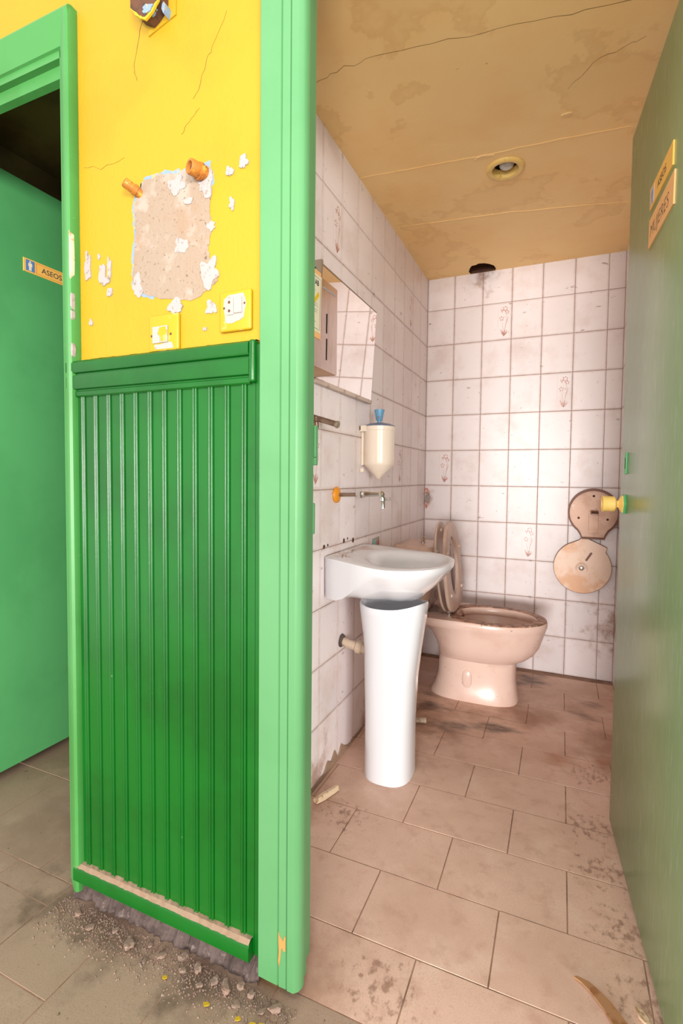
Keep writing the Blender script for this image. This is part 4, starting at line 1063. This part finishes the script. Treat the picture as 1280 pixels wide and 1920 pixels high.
# ------------------------------------------------------------------ recessed ceiling lamp
dl_ = thing('recessed_lamp', (LX, LY, CEIL-0.006), label='round cream recessed ceiling lamp with unlit glass bulb', cat='lamp')
mk('ring', *lathe((LX, LY, CEIL), (0, 0, -1), [(-0.002, 0.068), (0.004, 0.067), (0.009, 0.062), (0.010, 0.055), (0.007, 0.047), (-0.010, 0.045), (-0.02, 0.0445)], 40, False, False), 'ring', dl_, smooth=40)
mk('housing', *lathe((LX, LY, CEIL+0.008), (0, 0, 1), [(0, 0.0455), (0.06, 0.043), (0.078, 0.03)], 32, False, True), 'black', dl_, smooth=True)
mk('bulb', *lathe((LX+0.004, LY, CEIL-0.004), (0, 0, 1), [(0, 0.003), (0.002, 0.013), (0.007, 0.022), (0.014, 0.0265), (0.024, 0.026), (0.036, 0.018), (0.05, 0.013), (0.07, 0.012)], 24), 'bulb', dl_, smooth=True)

# ------------------------------------------------------------------ switches on the yellow wall
def wall_plate(x0, z0, x1, z1):
    return bevel_box((x0, YF-0.009, z0), (x1, YF, z1), 0.004, 3)
sw = thing('light_switch', (0.123, YF, 1.336), label='yellow painted double switch plate with bare white centre beside door frame', cat='light switch')
mk('plate', *wall_plate(0.085, 1.336, 0.161, 1.416), 'plate', sw, smooth=40)
mk('scraped_face', *prism(densify([(0.096, 1.400), (0.110, 1.408), (0.145, 1.409), (0.150, 1.398), (0.147, 1.362), (0.118, 1.352), (0.101, 1.354)], 3, 0.002), ff, 0.0085, 0.0096), 'plate_white', sw)
mk('blank_insert', *bevel_box((0.104, YF-0.0115, 1.368), (0.1205, YF-0.009, 1.401), 0.0012), 'plate_white', sw)
mk('rocker', *bevel_box((0.1215, YF-0.0125, 1.370), (0.141, YF-0.009, 1.402), 0.0016), 'plate_white', sw)
for (u, v) in ((0.111, 1.393), (0.111, 1.376)):
    mk('pin_hole', *lathe((u, YF-0.0114, v), (0, -1, 0), [(0, 0.003), (0.0006, 0.003)], 10), 'rust_dark', sw)
for (u, v) in ((0.0975, 1.383), (0.1465, 1.388)):
    mk('screw', *lathe((u, YF-0.009, v), (0, -1, 0), [(0, 0.0028), (0.001, 0.0022)], 10), 'rust_dark', sw)
s2 = thing('light_switch', (-0.063, YF, 1.311), label='yellow painted switch plate with one smeared rocker just above green rail', cat='light switch')
mk('plate', *wall_plate(-0.104, 1.3125, -0.022, 1.391), 'plate', s2, smooth=40)
mk('scraped_face', *prism(densify([(-0.088, 1.328), (-0.040, 1.330), (-0.034, 1.316), (-0.086, 1.316)], 3, 0.0015), ff, 0.0085, 0.0094), 'plate_white', s2)
mk('insert', *bevel_box((-0.092, YF-0.0115, 1.330), (-0.071, YF-0.009, 1.366), 0.0012), 'plate_white', s2)
r2 = mk('rocker', *bevel_box((-0.070, YF-0.0125, 1.330), (-0.049, YF-0.009, 1.366), 0.0016), 'plate_white', s2)
mk('paint_smear', *prism(densify([(-0.076, 1.350), (-0.070, 1.363), (-0.055, 1.364), (-0.050, 1.355), (-0.0505, 1.333), (-0.066, 1.332), (-0.068, 1.344)], 3, 0.001), ff, 0.0115, 0.0129), 'plate', s2)
for u in (-0.0955, -0.042):
    mk('screw', *lathe((u, YF-0.009, 1.347), (0, -1, 0), [(0, 0.0028), (0.001, 0.0022)], 10), 'rust_dark', s2)

# ------------------------------------------------------------------ pipe ends sticking out of the yellow wall
def stub(base, axis, r, Ln, label):
    a = Vector(axis).normalized()
    t = thing('water_pipe_end', base, label=label, cat='pipe')
    mk('fitting', *lathe(base, a, [(-0.004, r*0.95), (Ln*0.2, r*0.95), (Ln*0.22, r*1.12), (Ln*0.4, r*1.12), (Ln*0.42, r*0.98), (Ln*0.9, r*1.0), (Ln, r*0.92), (Ln, r*0.66), (Ln*0.8, r*0.62)], 20), 'rust', t, smooth=30)
    mk('bore', *lathe(Vector(base)+a*Ln*0.78, a, [(0, r*0.6), (0.001, r*0.55)], 16), 'rust_dark', t)
stub((-0.136, YF, 1.664), (-0.42, -1, 0.38), 0.0105, 0.036, 'thin rusty brass pipe end at the left of the plaster patch')
stub((0.040, YF, 1.667), (-0.35, -1, 0.02), 0.0155, 0.034, 'thick rusty brass pipe end above the bare plaster patch corner')
random.seed(21)
br = thing('wall_bracket', (-0.085, YF, 2.03), label='broken rusty box fixed high on the yellow wall', cat='bracket')
outl = [(-0.128, 2.12), (-0.128, 2.030), (-0.116, 2.016), (-0.100, 2.003), (-0.086, 1.996), (-0.070, 2.004), (-0.058, 2.015), (-0.050, 2.020), (-0.047, 2.12)]
mk('box', *prism(outl, ff, 0.0, 0.030), 'rust_dark', br)
mk('torn_edge', *strip(wiggle([(-0.124, 2.024), (-0.104, 2.003), (-0.086, 1.994), (-0.070, 2.001), (-0.052, 2.018), (-0.046, 2.06), (-0.045, 2.12)], 3, 0.0015), 0.004, ff, 0.027, 0.0315, 0.5), 'flake', br)
mk('filler_lump', *prism(ragged(-0.078, 2.008, 0.013, 0.008, 12), ff, 0.02, 0.034), 'blue_paint', br)
mk('filler_lump', *prism(ragged(-0.048, 2.012, 0.005, 0.010, 10), ff, 0.0, 0.020), 'blue_paint', br)
mk('pad', *prism([(-0.105, 1.985), (-0.030, 2.005), (-0.028, 2.12), (-0.11, 2.12)], ff, 0.0, 0.003), 'yellow', br)

# ------------------------------------------------------------------ rubble and litter
def chunk(name, x, y, sx, sy, sz, m, label, cat, group, rot=None, seed=0):
    rr = random.Random(seed)
    bm = bmesh.new()
    bmesh.ops.create_icosphere(bm, subdivisions=2, radius=1.0)
    for v in bm.verts:
        k = 1+0.55*noise.noise(v.co*1.5+Vector((seed*3.1, seed, 0)))+0.08*rr.uniform(-1, 1)
        v.co = Vector((v.co.x*k*sx, v.co.y*k*sy, min(max(v.co.z*k, -0.45), 0.6)*sz))
    zr = rr.uniform(0, 6.28) if rot is None else rot
    bmesh.ops.rotate(bm, verts=bm.verts, cent=(0, 0, 0), matrix=Matrix.Rotation(zr, 3, 'Z'))
    zmin = min(v.co.z for v in bm.verts)
    bm.verts.index_update()
    V = [(v.co.x+x, v.co.y+y, v.co.z-zmin) for v in bm.verts]; F_ = [tuple(v.index for v in f.verts) for f in bm.faces]
    bm.free()
    o = mk(name, V, F_, m, origin=(x, y, 0))
    return tag(o, label, cat, group)
gp = 'rubble along the foot of the green panelling'
spots = [(-0.235, -2.098, 0.020, 0.014, 0.009), (-0.118, -2.095, 0.019, 0.013, 0.013), (-0.035, -2.085, 0.012, 0.010, 0.009), (0.03, -2.09, 0.013, 0.010, 0.010), (0.055, -2.075, 0.016, 0.012, 0.012), (0.082, -2.10, 0.010, 0.008, 0.007), (0.105, -2.08, 0.015, 0.012, 0.011), (0.135, -2.085, 0.017, 0.013, 0.013), (0.16, -2.068, 0.014, 0.012, 0.012), (0.172, -2.10, 0.012, 0.009, 0.008), (0.19, -2.075, 0.014, 0.010, 0.010), (0.247, -2.078, 0.018, 0.012, 0.014), (0.225, -2.092, 0.010, 0.008, 0.008), (-0.29, -2.085, 0.012, 0.009, 0.008), (-0.175, -2.08, 0.010, 0.008, 0.007), (-0.075, -2.075, 0.010, 0.009, 0.008), (-0.06, -2.108, 0.008, 0.006, 0.005), (0.01, -2.068, 0.012, 0.01, 0.01)]
for i, (x, y, a, b, h) in enumerate(spots):
    chunk('rubble_chunk', x, y, a*(0.55+0.35*((i*7) % 5)/4), b*(0.6+0.3*((i*3) % 4)/3), h*(0.5+0.3*((i*5) % 3)/2), 'rubble', 'crumbled plaster chunk on the floor at the foot of the pale green door frame' if i == 11 else 'crumbled plaster chunk lying at the foot of the dark green panelling', 'rubble', gp, None, i+1)
for i, (x, y) in enumerate(((0.222, -2.118), (0.243, -2.112), (0.005, -2.118), (0.19, -2.122), (0.118, -2.125))):
    o = mk('paint_flake', *prism(ragged(x, y, 0.007+0.004*(i == 1), 0.004, 8, .3), lambda u, v, d: (u, v, d+0.1*(u-x)+0.0014), 0.0005, 0.0018), 'flake', origin=(x, y, 0))
    tag(o, 'yellow paint flake lying on the floor near the door frame', 'paint flake', 'yellow paint flakes')
# grit nobody could count
random.seed(33)
def grit(n, spot, rmax, label):
    V, F_ = [], []
    for i in range(n):
        x, y = spot()
        r = random.uniform(0.0005, rmax)
        k0 = len(V); a0 = random.random()*6.28
        for k in range(3):
            V.append((x+r*math.cos(a0+k*2.1), y+r*math.sin(a0+k*2.1), 0.0))
        V.append((x, y, r*1.1))
        F_ += [(k0, k0+1, k0+3), (k0+1, k0+2, k0+3), (k0+2, k0, k0+3)]
    tag(mk('floor_grit', V, F_, 'rubble'), label, 'grit', kind='stuff')
grit(3200, lambda: (random.uniform(-0.36, 0.29), YF-0.03-abs(random.gauss(0, 0.04))), 0.0034, 'fine plaster grit scattered along the foot of the panelling')
grit(260, lambda: (0.004+abs(random.gauss(0, 0.03)), random.uniform(-1.75, -1.5)), 0.0016, 'fine grit on floor under the left tiled wall')
# piece of broken wood by the pedestal
ring = []
A_, B_ = Vector((0.040, -1.492, 0.009)), Vector((0.076, -1.398, 0.010))
rings = []
for i in range(7):
    p_ = A_.lerp(B_, i/6)
    w = 0.0105*(0.75 if i in (0, 6) else random.uniform(.9, 1.15)); h = 0.0085*random.uniform(.85, 1.1)
    side = Vector((0.93, -0.36, 0))
    rings.append([p_+side*w*a+Vector((0, 0, h*b)) for a, b in ((-1, -0.9), (1, -0.9), (1.05, 0.2), (0.5, 0.95), (-0.5, 1.0), (-1, 0.4))])
V, F_ = loft(rings)
V = [(v[0], v[1], max(v[2], 0.0004)) for v in V]
tag(mk('wood_scrap', V, F_, 'pale_wood', origin=(0.058, -1.445, 0)), 'short pale broken wood scrap on floor beside the white pedestal', 'wood scrap')
# long splinter lying near the door
pth = [(0.783, -1.768), (0.798, -1.775), (0.815, -1.79), (0.835, -1.815), (0.852, -1.845), (0.868, -1.885), (0.882, -1.935)]
up_ = [(0.790, -1.764), (0.812, -1.768), (0.833, -1.782), (0.853, -1.80), (0.876, -1.83), (0.893, -1.87), (0.905, -1.935)]
pl = pth+up_[::-1]
tag(mk('wood_splinter', *prism(pl, lambda u, v, d: (u, v, d+0.0012+0.003*(u-0.78)/0.1), 0.0003, 0.004), 'splinter', origin=(0.84, -1.83, 0)), 'long flat brown wood splinter lying on floor near the open door', 'wood splinter')
tag(mk('wood_chip', *prism([(0.893, -1.787), (0.899, -1.784), (0.911, -1.795), (0.919, -1.812), (0.913, -1.817), (0.897, -1.801)], lambda u, v, d: (u, v, d), 0.0004, 0.007), 'pale_wood', origin=(0.905, -1.80, 0)), 'small pale wood chip lying next to the long splinter', 'wood chip')
